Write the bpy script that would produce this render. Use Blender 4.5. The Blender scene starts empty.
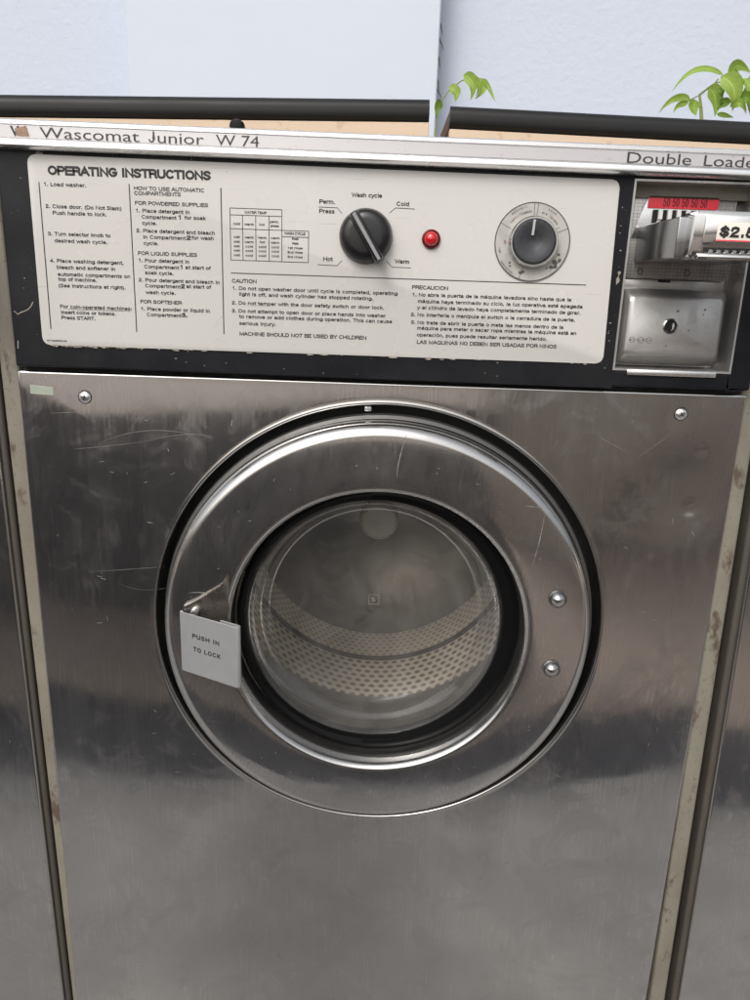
import bpy, bmesh, math, random
from mathutils import Vector, Matrix
R = math.radians
sc = bpy.context.scene
C = sc.collection
random.seed(7)

# ------------------------------------------------------------------ camera, sky, sun, exposure
cam = bpy.data.objects.new('camera', bpy.data.cameras.new('camera')); C.objects.link(cam)
cam.location = (-0.00341, -0.63813, 0.07596)
cam.rotation_euler = (R(74.3497), R(-1.8873), R(0.4735))
cam.data.sensor_fit = 'VERTICAL'; cam.data.sensor_height = 36; cam.data.lens = 26.9
cam.data.clip_start = 0.01; cam.data.clip_end = 500
sc.camera = cam
SUN_EL, SUN_AZ = R(42), R(-158)          # azimuth clockwise from +Y
w = bpy.data.worlds.new('World'); sc.world = w; w.use_nodes = True
nt = w.node_tree; nt.nodes.clear()
sky = nt.nodes.new('ShaderNodeTexSky'); sky.sky_type = 'NISHITA'; sky.sun_disc = False
sky.sun_elevation = SUN_EL; sky.sun_rotation = SUN_AZ; sky.dust_density = 6; sky.air_density = 1.0; sky.altitude = 0
hs = nt.nodes.new('ShaderNodeHueSaturation'); hs.inputs['Saturation'].default_value = 0.30
bg = nt.nodes.new('ShaderNodeBackground'); bg.inputs['Strength'].default_value = 0.14
wo = nt.nodes.new('ShaderNodeOutputWorld')
nt.links.new(sky.outputs[0], hs.inputs['Color']); nt.links.new(hs.outputs[0], bg.inputs[0]); nt.links.new(bg.outputs[0], wo.inputs[0])
sl = bpy.data.lights.new('sun', 'SUN'); sl.energy = 0.5; sl.angle = R(18); sl.color = (1.0, 0.96, 0.90)
so = bpy.data.objects.new('sun', sl); C.objects.link(so)
sd = Vector((math.sin(SUN_AZ)*math.cos(SUN_EL), math.cos(SUN_AZ)*math.cos(SUN_EL), math.sin(SUN_EL)))
so.rotation_euler = sd.to_track_quat('Z', 'Y').to_euler(); so.location = sd*5
sc.view_settings.view_transform = 'Standard'; sc.view_settings.look = 'None'
sc.view_settings.exposure = 0.25; sc.view_settings.gamma = 1

# ------------------------------------------------------------------ node helpers
class N:
    def __init__(s, name):
        s.m = bpy.data.materials.new(name); s.m.use_nodes = True; s.t = s.m.node_tree; s.t.nodes.clear()
        s.out = s.n('ShaderNodeOutputMaterial'); s._co = None
    def n(s, typ, **kw):
        o = s.t.nodes.new(typ)
        for k, v in kw.items(): setattr(o, k, v)
        return o
    def l(s, a, b): s.t.links.new(a, b)
    def set(s, sock, v):
        if hasattr(v, 'links') or isinstance(v, bpy.types.NodeSocket): s.l(v, sock)
        else: sock.default_value = v
    def co(s):
        if not s._co: s._co = s.n('ShaderNodeTexCoord')
        return s._co.outputs['Object']
    def uv(s):
        s.co(); return s._co.outputs['UV']
    def mapping(s, scale=(1,1,1), rot=(0,0,0), loc=(0,0,0), src=None):
        m = s.n('ShaderNodeMapping'); s.l(src or s.co(), m.inputs[0])
        m.inputs['Scale'].default_value = scale; m.inputs['Rotation'].default_value = rot; m.inputs['Location'].default_value = loc
        return m.outputs[0]
    def noise(s, scale, detail=4, rough=.55, stretch=(1,1,1), rot=(0,0,0), dist=0):
        o = s.n('ShaderNodeTexNoise'); s.l(s.mapping(stretch, rot), o.inputs['Vector'])
        o.inputs['Scale'].default_value = scale; o.inputs['Detail'].default_value = detail; o.inputs['Roughness'].default_value = rough
        o.inputs['Distortion'].default_value = dist
        return o.outputs['Fac']
    def ramp(s, fac, a, b, ca=0.0, cb=1.0):
        o = s.n('ShaderNodeMapRange'); s.l(fac, o.inputs['Value'])
        for i, v in zip(('From Min','From Max','To Min','To Max'), (a, b, ca, cb)): o.inputs[i].default_value = v
        return o.outputs['Result']
    def mixc(s, fac, a, b):
        o = s.n('ShaderNodeMix', data_type='RGBA')
        s.set(o.inputs[0], fac)
        for i, v in ((6, a), (7, b)):
            if isinstance(v, tuple): o.inputs[i].default_value = (*v[:3], 1)
            else: s.l(v, o.inputs[i])
        return o.outputs[2]
    def math(s, op, a, b=0.0, c=None):
        o = s.n('ShaderNodeMath', operation=op)
        s.set(o.inputs[0], a); s.set(o.inputs[1], b)
        if c is not None: s.set(o.inputs[2], c)
        return o.outputs[0]
    def bump(s, h, strength, dist=.001, prev=None):
        o = s.n('ShaderNodeBump'); s.l(h, o.inputs['Height']); o.inputs['Strength'].default_value = strength; o.inputs['Distance'].default_value = dist
        if prev is not None: s.l(prev, o.inputs['Normal'])
        return o.outputs[0]
    def pbr(s, color, rough=.5, metal=0.0, normal=None, **kw):
        b = s.n('ShaderNodeBsdfPrincipled')
        if isinstance(color, tuple): b.inputs['Base Color'].default_value = (*color[:3], 1)
        else: s.l(color, b.inputs['Base Color'])
        s.set(b.inputs['Roughness'], rough); s.set(b.inputs['Metallic'], metal)
        if normal is not None: s.l(normal, b.inputs['Normal'])
        for k, v in kw.items(): s.set(b.inputs[k.replace('_', ' ')], v)
        return b.outputs[0]
    def done(s, sh):
        s.l(sh, s.out.inputs[0]); return s.m

def simple(name, color, rough=.5, metal=0.0, var=.12, nscale=60, bump=0.0, bscale=400):
    k = N(name)
    f = k.noise(nscale, 5, .6)
    c = k.mixc(f, tuple(v*(1-var) for v in color), tuple(min(1, v*(1+var)) for v in color))
    r = k.ramp(k.noise(nscale*1.7, 3), .3, .7, max(.02, rough*.8), min(1, rough*1.2))
    nrm = k.bump(k.noise(bscale, 3), bump, .0005) if bump else None
    return k.done(k.pbr(c, r, metal, nrm))

def steel(name, base=.52, dents=(), brush=(1,1,1), r0=.10, r1=.24, wav=.25, tint=(1,.99,.975), streak=.10, lobe=.2, mixl=.17, dirt=1.0, film=.02, stains=()):
    k = N(name)
    br = k.noise(420, 3, .6, brush)
    sm = k.noise(5, 5, .6, dist=1.2)
    smudge = k.ramp(k.noise(14, 6, .7, dist=2.0), .50, .72)
    fine = k.noise(90, 5, .7, (1, 1, .5))
    sc1 = k.ramp(k.noise(900, 2, .5, (.03, 1, 1), (0, R(12), 0), .3), .66, .72)
    sc2 = k.ramp(k.noise(800, 2, .5, (1, 1, .03), (0, R(-17), 0), .3), .66, .72)
    scr = k.math('MULTIPLY', k.math('MAXIMUM', sc1, sc2), k.ramp(k.noise(11, 3), .5, .65))
    spots = k.n('ShaderNodeTexVoronoi'); spots.inputs['Scale'].default_value = 34; k.l(k.co(), spots.inputs['Vector'])
    sp = k.ramp(spots.outputs['Distance'], .035, .02)
    c = k.mixc(sm, tuple(base*.88*t for t in tint), tuple(base*1.06*t for t in tint))
    c = k.mixc(k.math('MULTIPLY', smudge, .35*dirt), c, (base*.72, base*.70, base*.68))
    c = k.mixc(k.math('MULTIPLY', k.ramp(fine, .35, .75), .12*dirt), c, (base*1.3, base*1.28, base*1.25))
    c = k.mixc(k.math('MULTIPLY', sp, .6), c, (.75, .74, .72))
    for (x, z, rad, amt) in stains:      # greasy finger marks with a shape of their own
        d = k.n('ShaderNodeVectorMath', operation='DISTANCE'); k.l(k.co(), d.inputs[0]); d.inputs[1].default_value = (x, 0, z)
        f = k.math('MULTIPLY', k.ramp(d.outputs['Value'], rad, rad*.5), k.ramp(k.noise(70, 4, .6), .46, .58))
        c = k.mixc(k.math('MULTIPLY', f, amt), c, (base*.45, base*.44, base*.43))
    rr = k.ramp(k.noise(9, 6, .65, (1, 1, .5), dist=1.5), .3, .72, r0, r1)
    rr = k.math('ADD', rr, k.math('MULTIPLY', smudge, .10*dirt))
    rr = k.math('ADD', rr, k.math('MULTIPLY', k.ramp(br, .3, .7, -1, 1), .03))
    rr = k.math('ADD', rr, k.math('MULTIPLY', scr, .10))
    n0 = k.bump(k.noise(3.2, 2, .4), wav, .012)
    n1 = k.bump(br, streak, .0003, n0)
    n1 = k.bump(scr, .03, .0002, n1)
    for (x, z, rad, amp) in dents:
        d = k.n('ShaderNodeVectorMath', operation='DISTANCE'); k.l(k.co(), d.inputs[0]); d.inputs[1].default_value = (x, 0, z)
        h = k.n('ShaderNodeMapRange', interpolation_type='SMOOTHERSTEP'); k.l(d.outputs['Value'], h.inputs['Value'])
        h.inputs['From Min'].default_value = 0; h.inputs['From Max'].default_value = rad; h.inputs['To Min'].default_value = 0; h.inputs['To Max'].default_value = 1
        n1 = k.bump(h.outputs[0], 1.0, amp, n1)
    a = k.pbr(c, rr, 1.0, n1)
    b = k.pbr(c, k.math('ADD', rr, lobe), 1.0, n1)
    mx = k.n('ShaderNodeMixShader'); mx.inputs[0].default_value = mixl; k.l(a, mx.inputs[1]); k.l(b, mx.inputs[2])
    df = k.n('ShaderNodeBsdfDiffuse'); df.inputs[0].default_value = (.50, .48, .46, 1); m2 = k.n('ShaderNodeMixShader')   # thin film of dust and detergent
    k.l(k.ramp(k.noise(7, 6, .7, dist=1.5), .35, .75, film*.6, film*1.5), m2.inputs[0]); k.l(mx.outputs[0], m2.inputs[1]); k.l(df.outputs[0], m2.inputs[2])
    return k.done(m2.outputs[0])

def paint_worn(name, col, under, rough=.4, chip=(.66, .70), dirt=(.25,.2,.14), dirt_amt=.5, scale=40, stretch=(1,1,1), bump=.1, spk=(.64, .70), spec=.5):
    k = N(name)
    c = k.mixc(k.noise(20, 4), tuple(v*.9 for v in col), tuple(min(1, v*1.08) for v in col))
    d = k.ramp(k.noise(9, 6, .7, stretch), .45, .8)
    c = k.mixc(k.math('MULTIPLY', d, dirt_amt), c, dirt)
    ch = k.ramp(k.noise(scale, 6, .65, stretch), *chip)
    c = k.mixc(ch, c, under)
    sp = k.ramp(k.noise(scale*7, 3, .6), *spk)
    c = k.mixc(k.math('MULTIPLY', sp, .7), c, tuple(v*.8 for v in under))
    n = k.bump(k.noise(500, 3), bump, .0004)
    return k.done(k.pbr(c, k.ramp(k.noise(30, 4), .3, .7, rough*.8, rough*1.25), 0, n, Specular_IOR_Level=spec))

M = {}
M['panel'] = steel('brushed_stainless_panel', .54, dents=((.276, -.100, .013, .0007), (.266, -.085, .060, .0022), (.279, -.048, .009, .0004), (.215, -.105, .03, .0004)), brush=(1, 1, .02), r0=.05, r1=.13, wav=.34, streak=.03, dirt=1.5, stains=((.224, -.100, .034, .5), (.205, -.125, .022, .45), (-.10, -.50, .05, .18), (.255, -.30, .04, .2)))
M['ringsteel'] = steel('polished_stainless_door', .58, brush=(1, 1, .3), r0=.05, r1=.13, wav=.10, streak=.04, mixl=.22, dirt=.8, film=.03)
M['dullsteel'] = steel('cast_metal', .50, brush=(1, 1, 1), r0=.24, r1=.42, wav=.3, tint=(1, .99, .98), dirt=2.6, film=.12)
M['alu'] = steel('aluminium_trim', .86, brush=(.02, 1, 1), r0=.20, r1=.32, wav=.05, tint=(1, 1, 1), dirt=.3)
M['chrome'] = steel('chrome', .58, r0=.05, r1=.09, wav=.15, tint=(1, 1, 1), streak=.0, dirt=.15)
M['slidemetal'] = steel('worn_nickel_slide', .30, brush=(1, 1, .05), r0=.10, r1=.2, wav=.3, tint=(.98, 1, 1.02))
M['handle'] = simple('satin_handle', (.255, .26, .265), .42, .15, var=.10, nscale=120, bump=.03)
M['black'] = paint_worn('black_painted_frame', (.007, .008, .011), (.30, .28, .26), .36, (.755, .765), (.06, .055, .05), .25, 60, spk=(.72, .78), spec=.22)
M['void'] = simple('dark_gap', (.008, .008, .008), .8)
k = N('black_rubber'); M['rubber'] = k.done(k.pbr((.004, .004, .0042), .35, 0, None, Specular_IOR_Level=.15))
M['rubber2'] = simple('sealing_rubber', (.012, .012, .012), .5, var=.3)
M['beige'] = paint_worn('grey_beige_cabinet_paint', (.20, .187, .148), (.085, .06, .042), .55, (.57, .65), (.10, .08, .055), .95, 55, (1, 1, .5))
M['beigeL'] = paint_worn('dark_flange_paint', (.06, .053, .043), (.04, .025, .018), .6, (.66, .70), (.06, .05, .04), .5, 26, (1, 1, .5))  # darker brown than the middle machine's cabinet paint
M['ink'] = simple('black_ink', (.014, .013, .014), .5, var=.2)
M['trimink'] = simple('grey_black_lettering', (.035, .033, .035), .45, var=.4, nscale=300)
M['red'] = simple('red_label', (.82, .05, .075), .45, var=.15)
M['redink'] = simple('dark_red_figures', (.16, .01, .015), .5)
M['paper'] = simple('cream_paper', (.74, .70, .63), .5, var=.08)
M['white'] = simple('white_plastic', (.72, .72, .70), .4, var=.05)
M['knob'] = simple('black_plastic_knob', (.010, .010, .011), .30, var=.3, bump=.06)
M['dialknob'] = simple('charcoal_plastic_cap', (.050, .052, .058), .30, .3, var=.25, nscale=200, bump=.08)
M['brown'] = simple('raw_board_end', (.20, .12, .08), .8, var=.35, nscale=200)
M['tape'] = simple('faded_tape', (.33, .37, .30), .6, var=.2, nscale=150)
M['scratch'] = simple('scratched_metal', (.42, .41, .40), .6, 1.0, var=.3, nscale=500)
M['leaf'] = None

k = N('instruction_plate_face')
c = k.mixc(k.noise(12, 5), (.535, .522, .50), (.575, .565, .545))
c = k.mixc(k.math('MULTIPLY', k.ramp(k.noise(70, 6, .7), .64, .8), .15), c, (.42, .39, .35))
c = k.mixc(k.math('MULTIPLY', k.ramp(k.noise(700, 2, .5, (.03, 1, 1), (0, R(35), 0)), .70, .74), .4), c, (.28, .27, .26))
M['plate'] = k.done(k.pbr(c, k.ramp(k.noise(15, 4), .3, .7, .22, .34), .0, k.bump(k.noise(6, 2), .15, .004)))

k = N('trim_band_face')
c = k.mixc(k.noise(14, 5), (.50, .49, .50), (.57, .56, .57))
c = k.mixc(k.math('MULTIPLY', k.ramp(k.noise(120, 5, .7), .62, .70), .35), c, (.25, .22, .20))
M['band'] = k.done(k.pbr(c, .35, .35))

k = N('pale_blue_stucco')
c = k.mixc(k.noise(2.5, 4), (.50, .555, .655), (.53, .585, .68))
n = k.bump(k.noise(95, 4, .55), .7, .0016)
M['wall'] = k.done(k.pbr(c, .85, 0, k.bump(k.noise(260, 3, .5), .3, .0008, n)))
k = N('smooth_white_board')
c = k.mixc(k.noise(3, 5), (.51, .57, .665), (.555, .61, .695))
cr = k.ramp(k.math('ABSOLUTE', k.math('SUBTRACT', k.noise(2.3, 6, .6, (1.6, 1, 1), (0, R(40), 0)), .5)), .0, .004, 1, 0)
cr = k.math('MULTIPLY', cr, k.ramp(k.noise(4, 2), .52, .6))
c = k.mixc(k.math('MULTIPLY', cr, .35), c, (.35, .36, .38))
M['pilaster'] = k.done(k.pbr(c, .6, 0, k.bump(k.noise(30, 4), .15, .004)))

k = N('plywood')
c = k.mixc(k.noise(9, 5, .6, (1, 1, 9)), (.54, .41, .30), (.65, .52, .39))
c = k.mixc(k.math('MULTIPLY', k.ramp(k.noise(120, 4), .6, .7), .4), c, (.40, .26, .16))
M['ply'] = k.done(k.pbr(c, .7, 0))
k = N('black_edge_strip')
c = k.mixc(k.noise(30, 5, .6, (.2, 1, 1)), (.008, .008, .009), (.016, .016, .016))
c = k.mixc(k.math('MULTIPLY', k.ramp(k.noise(160, 5, .7), .66, .74), .5), c, (.16, .14, .12))
M['edge'] = k.done(k.pbr(c, k.ramp(k.noise(20, 4, .6, (.2, 1, 1)), .3, .7, .35, .6), 0, None, Specular_IOR_Level=.3))

k = N('grid_plate')
g = k.n('ShaderNodeTexBrick'); k.l(k.mapping((1, 1, 1), (R(90), 0, 0)), g.inputs['Vector'])
g.offset = 0; g.inputs['Scale'].default_value = 1; g.inputs['Brick Width'].default_value = .0032; g.inputs['Row Height'].default_value = .0026
g.inputs['Mortar Size'].default_value = .00022; g.inputs['Color1'].default_value = (.36, .35, .35, 1); g.inputs['Color2'].default_value = (.30, .295, .29, 1); g.inputs['Mortar'].default_value = (.10, .10, .10, 1)
c = k.mixc(k.ramp(k.noise(60, 4), .4, .7), g.outputs['Color'], (.40, .39, .38))
M['grid'] = k.done(k.pbr(c, .38, .7, k.bump(g.outputs['Fac'], -.5, .0005)))

k = N('thin_glass')
tr = k.n('ShaderNodeBsdfTransparent'); tr.inputs[0].default_value = (.90, .90, .88, 1)
gl = k.n('ShaderNodeBsdfGlossy'); gl.inputs['Roughness'].default_value = .045
df = k.n('ShaderNodeBsdfDiffuse'); df.inputs[0].default_value = (.5, .49, .48, 1)
lw = k.n('ShaderNodeFresnel'); lw.inputs[0].default_value = 1.50
m1 = k.n('ShaderNodeMixShader'); k.l(k.math('MULTIPLY', lw.outputs[0], .32), m1.inputs[0]); k.l(tr.outputs[0], m1.inputs[1]); k.l(gl.outputs[0], m1.inputs[2])
m2 = k.n('ShaderNodeMixShader'); k.l(k.ramp(k.noise(26, 6, .75, dist=1), .35, .8, .05, .16), m2.inputs[0]); k.l(m1.outputs[0], m2.inputs[1]); k.l(df.outputs[0], m2.inputs[2])
M['glass'] = k.done(m2.outputs[0])

def perforated(name, freq, lo, hi, metal, light, dark):      # UV: u round the drum, v along it, both in metres
    k = N(name)
    mp = k.n('ShaderNodeMapping'); k.l(k.uv(), mp.inputs[0]); mp.inputs['Scale'].default_value = (freq, freq, 1)
    sx = k.n('ShaderNodeSeparateXYZ'); k.l(mp.outputs[0], sx.inputs[0])
    u, v = sx.outputs[0], sx.outputs[1]
    row = k.math('FLOOR', v)
    uu = k.math('FRACT', k.math('ADD', u, k.math('MULTIPLY', row, .5))); vv = k.math('FRACT', v)
    du = k.math('SUBTRACT', uu, .5); dv = k.math('SUBTRACT', vv, .5)
    d = k.math('SQRT', k.math('ADD', k.math('MULTIPLY', du, du), k.math('MULTIPLY', dv, dv)))
    hole = k.ramp(d, lo, hi)
    tone = k.mixc(k.ramp(k.noise(14, 4, .6), .3, .7), tuple(q*.82 for q in light), light)
    c = k.mixc(hole, tone, dark)
    return k.done(k.pbr(c, .42, metal, k.bump(k.ramp(d, .48, .2), -.7, .002)))
M['perf'] = perforated('perforated_drum_steel', 84, .40, .22, .25, (.92, .83, .69), (.25, .215, .17))
M['dimple'] = perforated('dimpled_drum_steel', 100, .55, .10, .10, (1, .90, .72), (.42, .35, .27))
k = N('drum_back_steel')
tg = k.n('ShaderNodeTangent', direction_type='RADIAL', axis='Y')
b = k.n('ShaderNodeBsdfPrincipled'); b.inputs['Base Color'].default_value = (.24, .235, .23, 1); b.inputs['Metallic'].default_value = 1
b.inputs['Anisotropic'].default_value = .8; k.l(tg.outputs[0], b.inputs['Tangent']); k.l(k.ramp(k.noise(30, 4), .3, .7, .34, .48), b.inputs['Roughness'])
M['drumback'] = k.done(b.outputs[0])
k = N('red_lens'); M['lens'] = k.done(k.pbr((.50, .008, .012), .12, 0, k.bump(k.noise(300, 2), .2, .0006), Coat_Weight=.8))
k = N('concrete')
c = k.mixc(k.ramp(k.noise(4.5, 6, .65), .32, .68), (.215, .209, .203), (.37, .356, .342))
d = k.n('ShaderNodeVectorMath', operation='DISTANCE'); k.l(k.mapping((1, .55, 1)), d.inputs[0]); d.inputs[1].default_value = (-.10, -.36, -1.14)  # dark patch added on the unseen pavement to dim the steel's reflection
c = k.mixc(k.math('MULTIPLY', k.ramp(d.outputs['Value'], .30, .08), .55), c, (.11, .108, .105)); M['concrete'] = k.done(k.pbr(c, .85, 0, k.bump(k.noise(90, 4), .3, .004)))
M['darkstrip'] = simple('dark_ground_strip', (.008, .011, .022), .8, nscale=12)
k = N('tan_paving'); c = k.mixc(k.noise(3, 5, .6), (.25, .20, .165), (.33, .265, .22)); M['tan'] = k.done(k.pbr(c, .85, 0, k.bump(k.noise(60, 4), .3, .004)))
k = N('dark_boards'); c = k.mixc(k.noise(5, 5, .6, (6, 1, 1)), (.030, .027, .031), (.055, .047, .050)); M['fence'] = k.done(k.pbr(c, .8, 0))
k = N('tan_render'); c = k.mixc(k.noise(2, 5, .6), (.42, .345, .28), (.52, .43, .35)); M['tanwall'] = k.done(k.pbr(c, .85, 0))
def leafmat(name, c0, c1):
    k = N(name)
    col = k.mixc(k.ramp(k.noise(45, 5, .6), .3, .7), c0, c1)
    sx = k.n('ShaderNodeSeparateXYZ'); k.l(k.uv(), sx.inputs[0])
    q = k.math('ABSOLUTE', sx.outputs[0]); mid = k.ramp(q, .10, .03)
    side = k.ramp(k.math('FRACT', k.math('SUBTRACT', k.math('MULTIPLY', sx.outputs[1], 9.0), k.math('MULTIPLY', q, 1.6))), .10, .0)
    vein = k.math('MAXIMUM', mid, k.math('MULTIPLY', side, .6))
    col = k.mixc(k.math('MULTIPLY', vein, .55), col, tuple(min(1, v*1.5+.04) for v in c1))
    col = k.mixc(k.math('MULTIPLY', k.ramp(k.noise(160, 4, .6), .66, .72), .6), col, (.22, .17, .06))
    n = k.bump(vein, -.6, .0008)
    a = k.pbr(col, .55, 0, n); t = k.n('ShaderNodeBsdfTranslucent'); k.l(col, t.inputs[0])
    m = k.n('ShaderNodeMixShader'); m.inputs[0].default_value = .35; k.l(a, m.inputs[1]); k.l(t.outputs[0], m.inputs[2]); return k.done(m.outputs[0])
M['leaf'] = leafmat('young_leaf', (.22, .36, .05), (.34, .48, .09))
M['leafdark'] = leafmat('older_leaf', (.13, .24, .03), (.19, .32, .04))
M['stem'] = simple('green_stem', (.20, .24, .07), .6)
M['dry'] = simple('dry_tendril', (.17, .19, .14), .8)

# ------------------------------------------------------------------ mesh helpers (all in metres)
def obj(name, bm, mat, parent=None, smooth=True, auto=35, mats=None):
    me = bpy.data.meshes.new(name)
    if smooth and auto:
        bm.normal_update()
        for e in bm.edges:
            if len(e.link_faces) == 2 and e.calc_face_angle(0) > R(auto): e.smooth = False
    for f in bm.faces: f.smooth = smooth
    bm.to_mesh(me); bm.free()
    for m in (mats or [mat]): me.materials.append(M[m] if isinstance(m, str) else m)
    o = bpy.data.objects.new(name, me); C.objects.link(o)
    if parent is not None: o.parent = parent
    return o
def box(bm, x0, x1, y0, y1, z0, z1, bev=0.0, seg=2, mi=0, mat4=None):
    r = bmesh.ops.create_cube(bm, size=1)
    vs = r['verts']
    for v in vs: v.co = Vector((x0+(v.co.x+.5)*(x1-x0), y0+(v.co.y+.5)*(y1-y0), z0+(v.co.z+.5)*(z1-z0)))
    fs = list({f for v in vs for f in v.link_faces})
    if bev:
        es = list({e for v in vs for e in v.link_edges})
        rr = bmesh.ops.bevel(bm, geom=es, offset=bev, segments=seg, affect='EDGES', profile=.5)
        fs = list(set(rr['faces']) | {f for f in fs if f.is_valid}); vs = list({v for f in fs for v in f.verts})
    for f in fs: f.material_index = mi
    if mat4 is not None:
        for v in vs: v.co = mat4 @ v.co
    return vs
def lathe(bm, cx, cz, prof, seg=128, a0=0, a1=360, mi=0, uv=False):
    """revolve (radius, y) round an axis parallel to Y"""
    full = abs(a1-a0) >= 360; n = seg if full else seg+1
    rings = []
    for r, y in prof:
        if r < 1e-6: rings.append([bm.verts.new((cx, y, cz))])
        else: rings.append([bm.verts.new((cx+r*math.cos(R(a0)+R(a1-a0)*i/seg), y, cz+r*math.sin(R(a0)+R(a1-a0)*i/seg))) for i in range(n)])
    lay = bm.loops.layers.uv.verify() if uv else None
    for j in range(len(prof)-1):
        A, B = rings[j], rings[j+1]
        for i in range(seg):
            k2 = (i+1) % n
            q = [A[i % len(A)], A[k2 % len(A)], B[k2 % len(B)], B[i % len(B)]]
            q2 = []
            for v in q:
                if v not in q2: q2.append(v)
            if len(q2) < 3: continue
            f = bm.faces.new(q2[::-1]); f.material_index = mi
            if uv:
                for lp in f.loops:
                    top = lp.vert in A
                    ii = i if lp.vert in (A[i % len(A)], B[i % len(B)]) else i+1
                    vv = sum(math.dist(prof[q], prof[q+1]) for q in range(j if top else j+1))
                    lp[lay].uv = (ii/seg*uv, vv)
def tube(bm, pts, r, seg=8, cap=True, mi=0):
    rings = []; P = [Vector(p) for p in pts]; up = Vector((.13, .9, .37))
    for i, p in enumerate(P):
        d = (P[min(i+1, len(P)-1)]-P[max(i-1, 0)]).normalized(); a = d.cross(up).normalized(); b = d.cross(a)
        rr = r[i] if isinstance(r, (list, tuple)) else r
        rings.append([bm.verts.new(p+(a*math.cos(t)+b*math.sin(t))*rr) for t in [2*math.pi*q/seg for q in range(seg)]])
    for A, B in zip(rings, rings[1:]):
        for i in range(seg): bm.faces.new((A[i], A[(i+1) % seg], B[(i+1) % seg], B[i])).material_index = mi
    if cap:
        bm.faces.new(rings[0][::-1]); bm.faces.new(rings[-1])
def prism(bm, pts, y0, y1, bev=0, mi=0):
    """outline [(x,z)] extruded from y0 (front) to y1"""
    a = [bm.verts.new((x, y0, z)) for x, z in pts]; b = [bm.verts.new((x, y1, z)) for x, z in pts]
    fs = [bm.faces.new(a), bm.faces.new(b[::-1])]
    for i in range(len(pts)): fs.append(bm.faces.new((a[i], b[i], b[(i+1) % len(pts)], a[(i+1) % len(pts)])))
    if bev: bmesh.ops.bevel(bm, geom=[e for e in fs[0].edges], offset=bev, segments=2, affect='EDGES', profile=.5)
    bmesh.ops.recalc_face_normals(bm, faces=bm.faces[:])
def rrect(x0, x1, z0, z1, r, n=6):
    out = []
    for cx, cz, a in ((x1-r, z1-r, 0), (x0+r, z1-r, 90), (x0+r, z0+r, 180), (x1-r, z0+r, 270)):
        for i in range(n+1): t = R(a+90*i/n); out.append((cx+r*math.cos(t), cz+r*math.sin(t)))
    return out
def ribbon(bm, pts, wd, y):
    P = [Vector((x, 0, z)) for x, z in pts]; L = []
    for i, p in enumerate(P):
        d = (P[min(i+1, len(P)-1)]-P[max(i-1, 0)]).normalized(); nn = Vector((-d.z, 0, d.x))
        ww = wd if not isinstance(wd, (list, tuple)) else wd[i]
        L.append((bm.verts.new((p.x+nn.x*ww/2, y, p.z+nn.z*ww/2)), bm.verts.new((p.x-nn.x*ww/2, y, p.z-nn.z*ww/2))))
    for a, b in zip(L, L[1:]): bm.faces.new((a[0], b[0], b[1], a[1])).normal_update()
_tc = {}
def glyphs(s, off):
    if (s, off) not in _tc:
        cu = bpy.data.curves.new('t', 'FONT'); cu.body = s; cu.size = 1; cu.offset = off; cu.resolution_u = 3
        o = bpy.data.objects.new('t', cu); C.objects.link(o)
        dg = bpy.context.evaluated_depsgraph_get(); dg.update()
        me = bpy.data.meshes.new_from_object(o.evaluated_get(dg))
        bpy.data.objects.remove(o); bpy.data.curves.remove(cu)
        _tc[(s, off)] = ([v.co.copy() for v in me.vertices], [list(p.vertices) for p in me.polygons]); bpy.data.meshes.remove(me)
    return _tc[(s, off)]
def text(bm, s, x, z, wd, cap, y, bold=0, f=None):
    """write s with its left foot at (x, z), wd wide, capitals cap high, facing -Y; f maps (u, v) to a point"""
    vs, ps = glyphs(s, (0, .012, .028)[bold])
    if not vs: return
    a = min(v.x for v in vs); b = max(v.x for v in vs); sx_ = wd/(b-a) if wd else cap/.73; sz_ = cap/.73
    nv = []
    for v in vs:
        u, t = (v.x-a)*sx_, v.y*sz_
        nv.append(bm.verts.new(f(u, t) if f else (x+u, y, z+t)))
    for p in ps:
        try: bm.faces.new([nv[i] for i in p])
        except ValueError: pass
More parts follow.
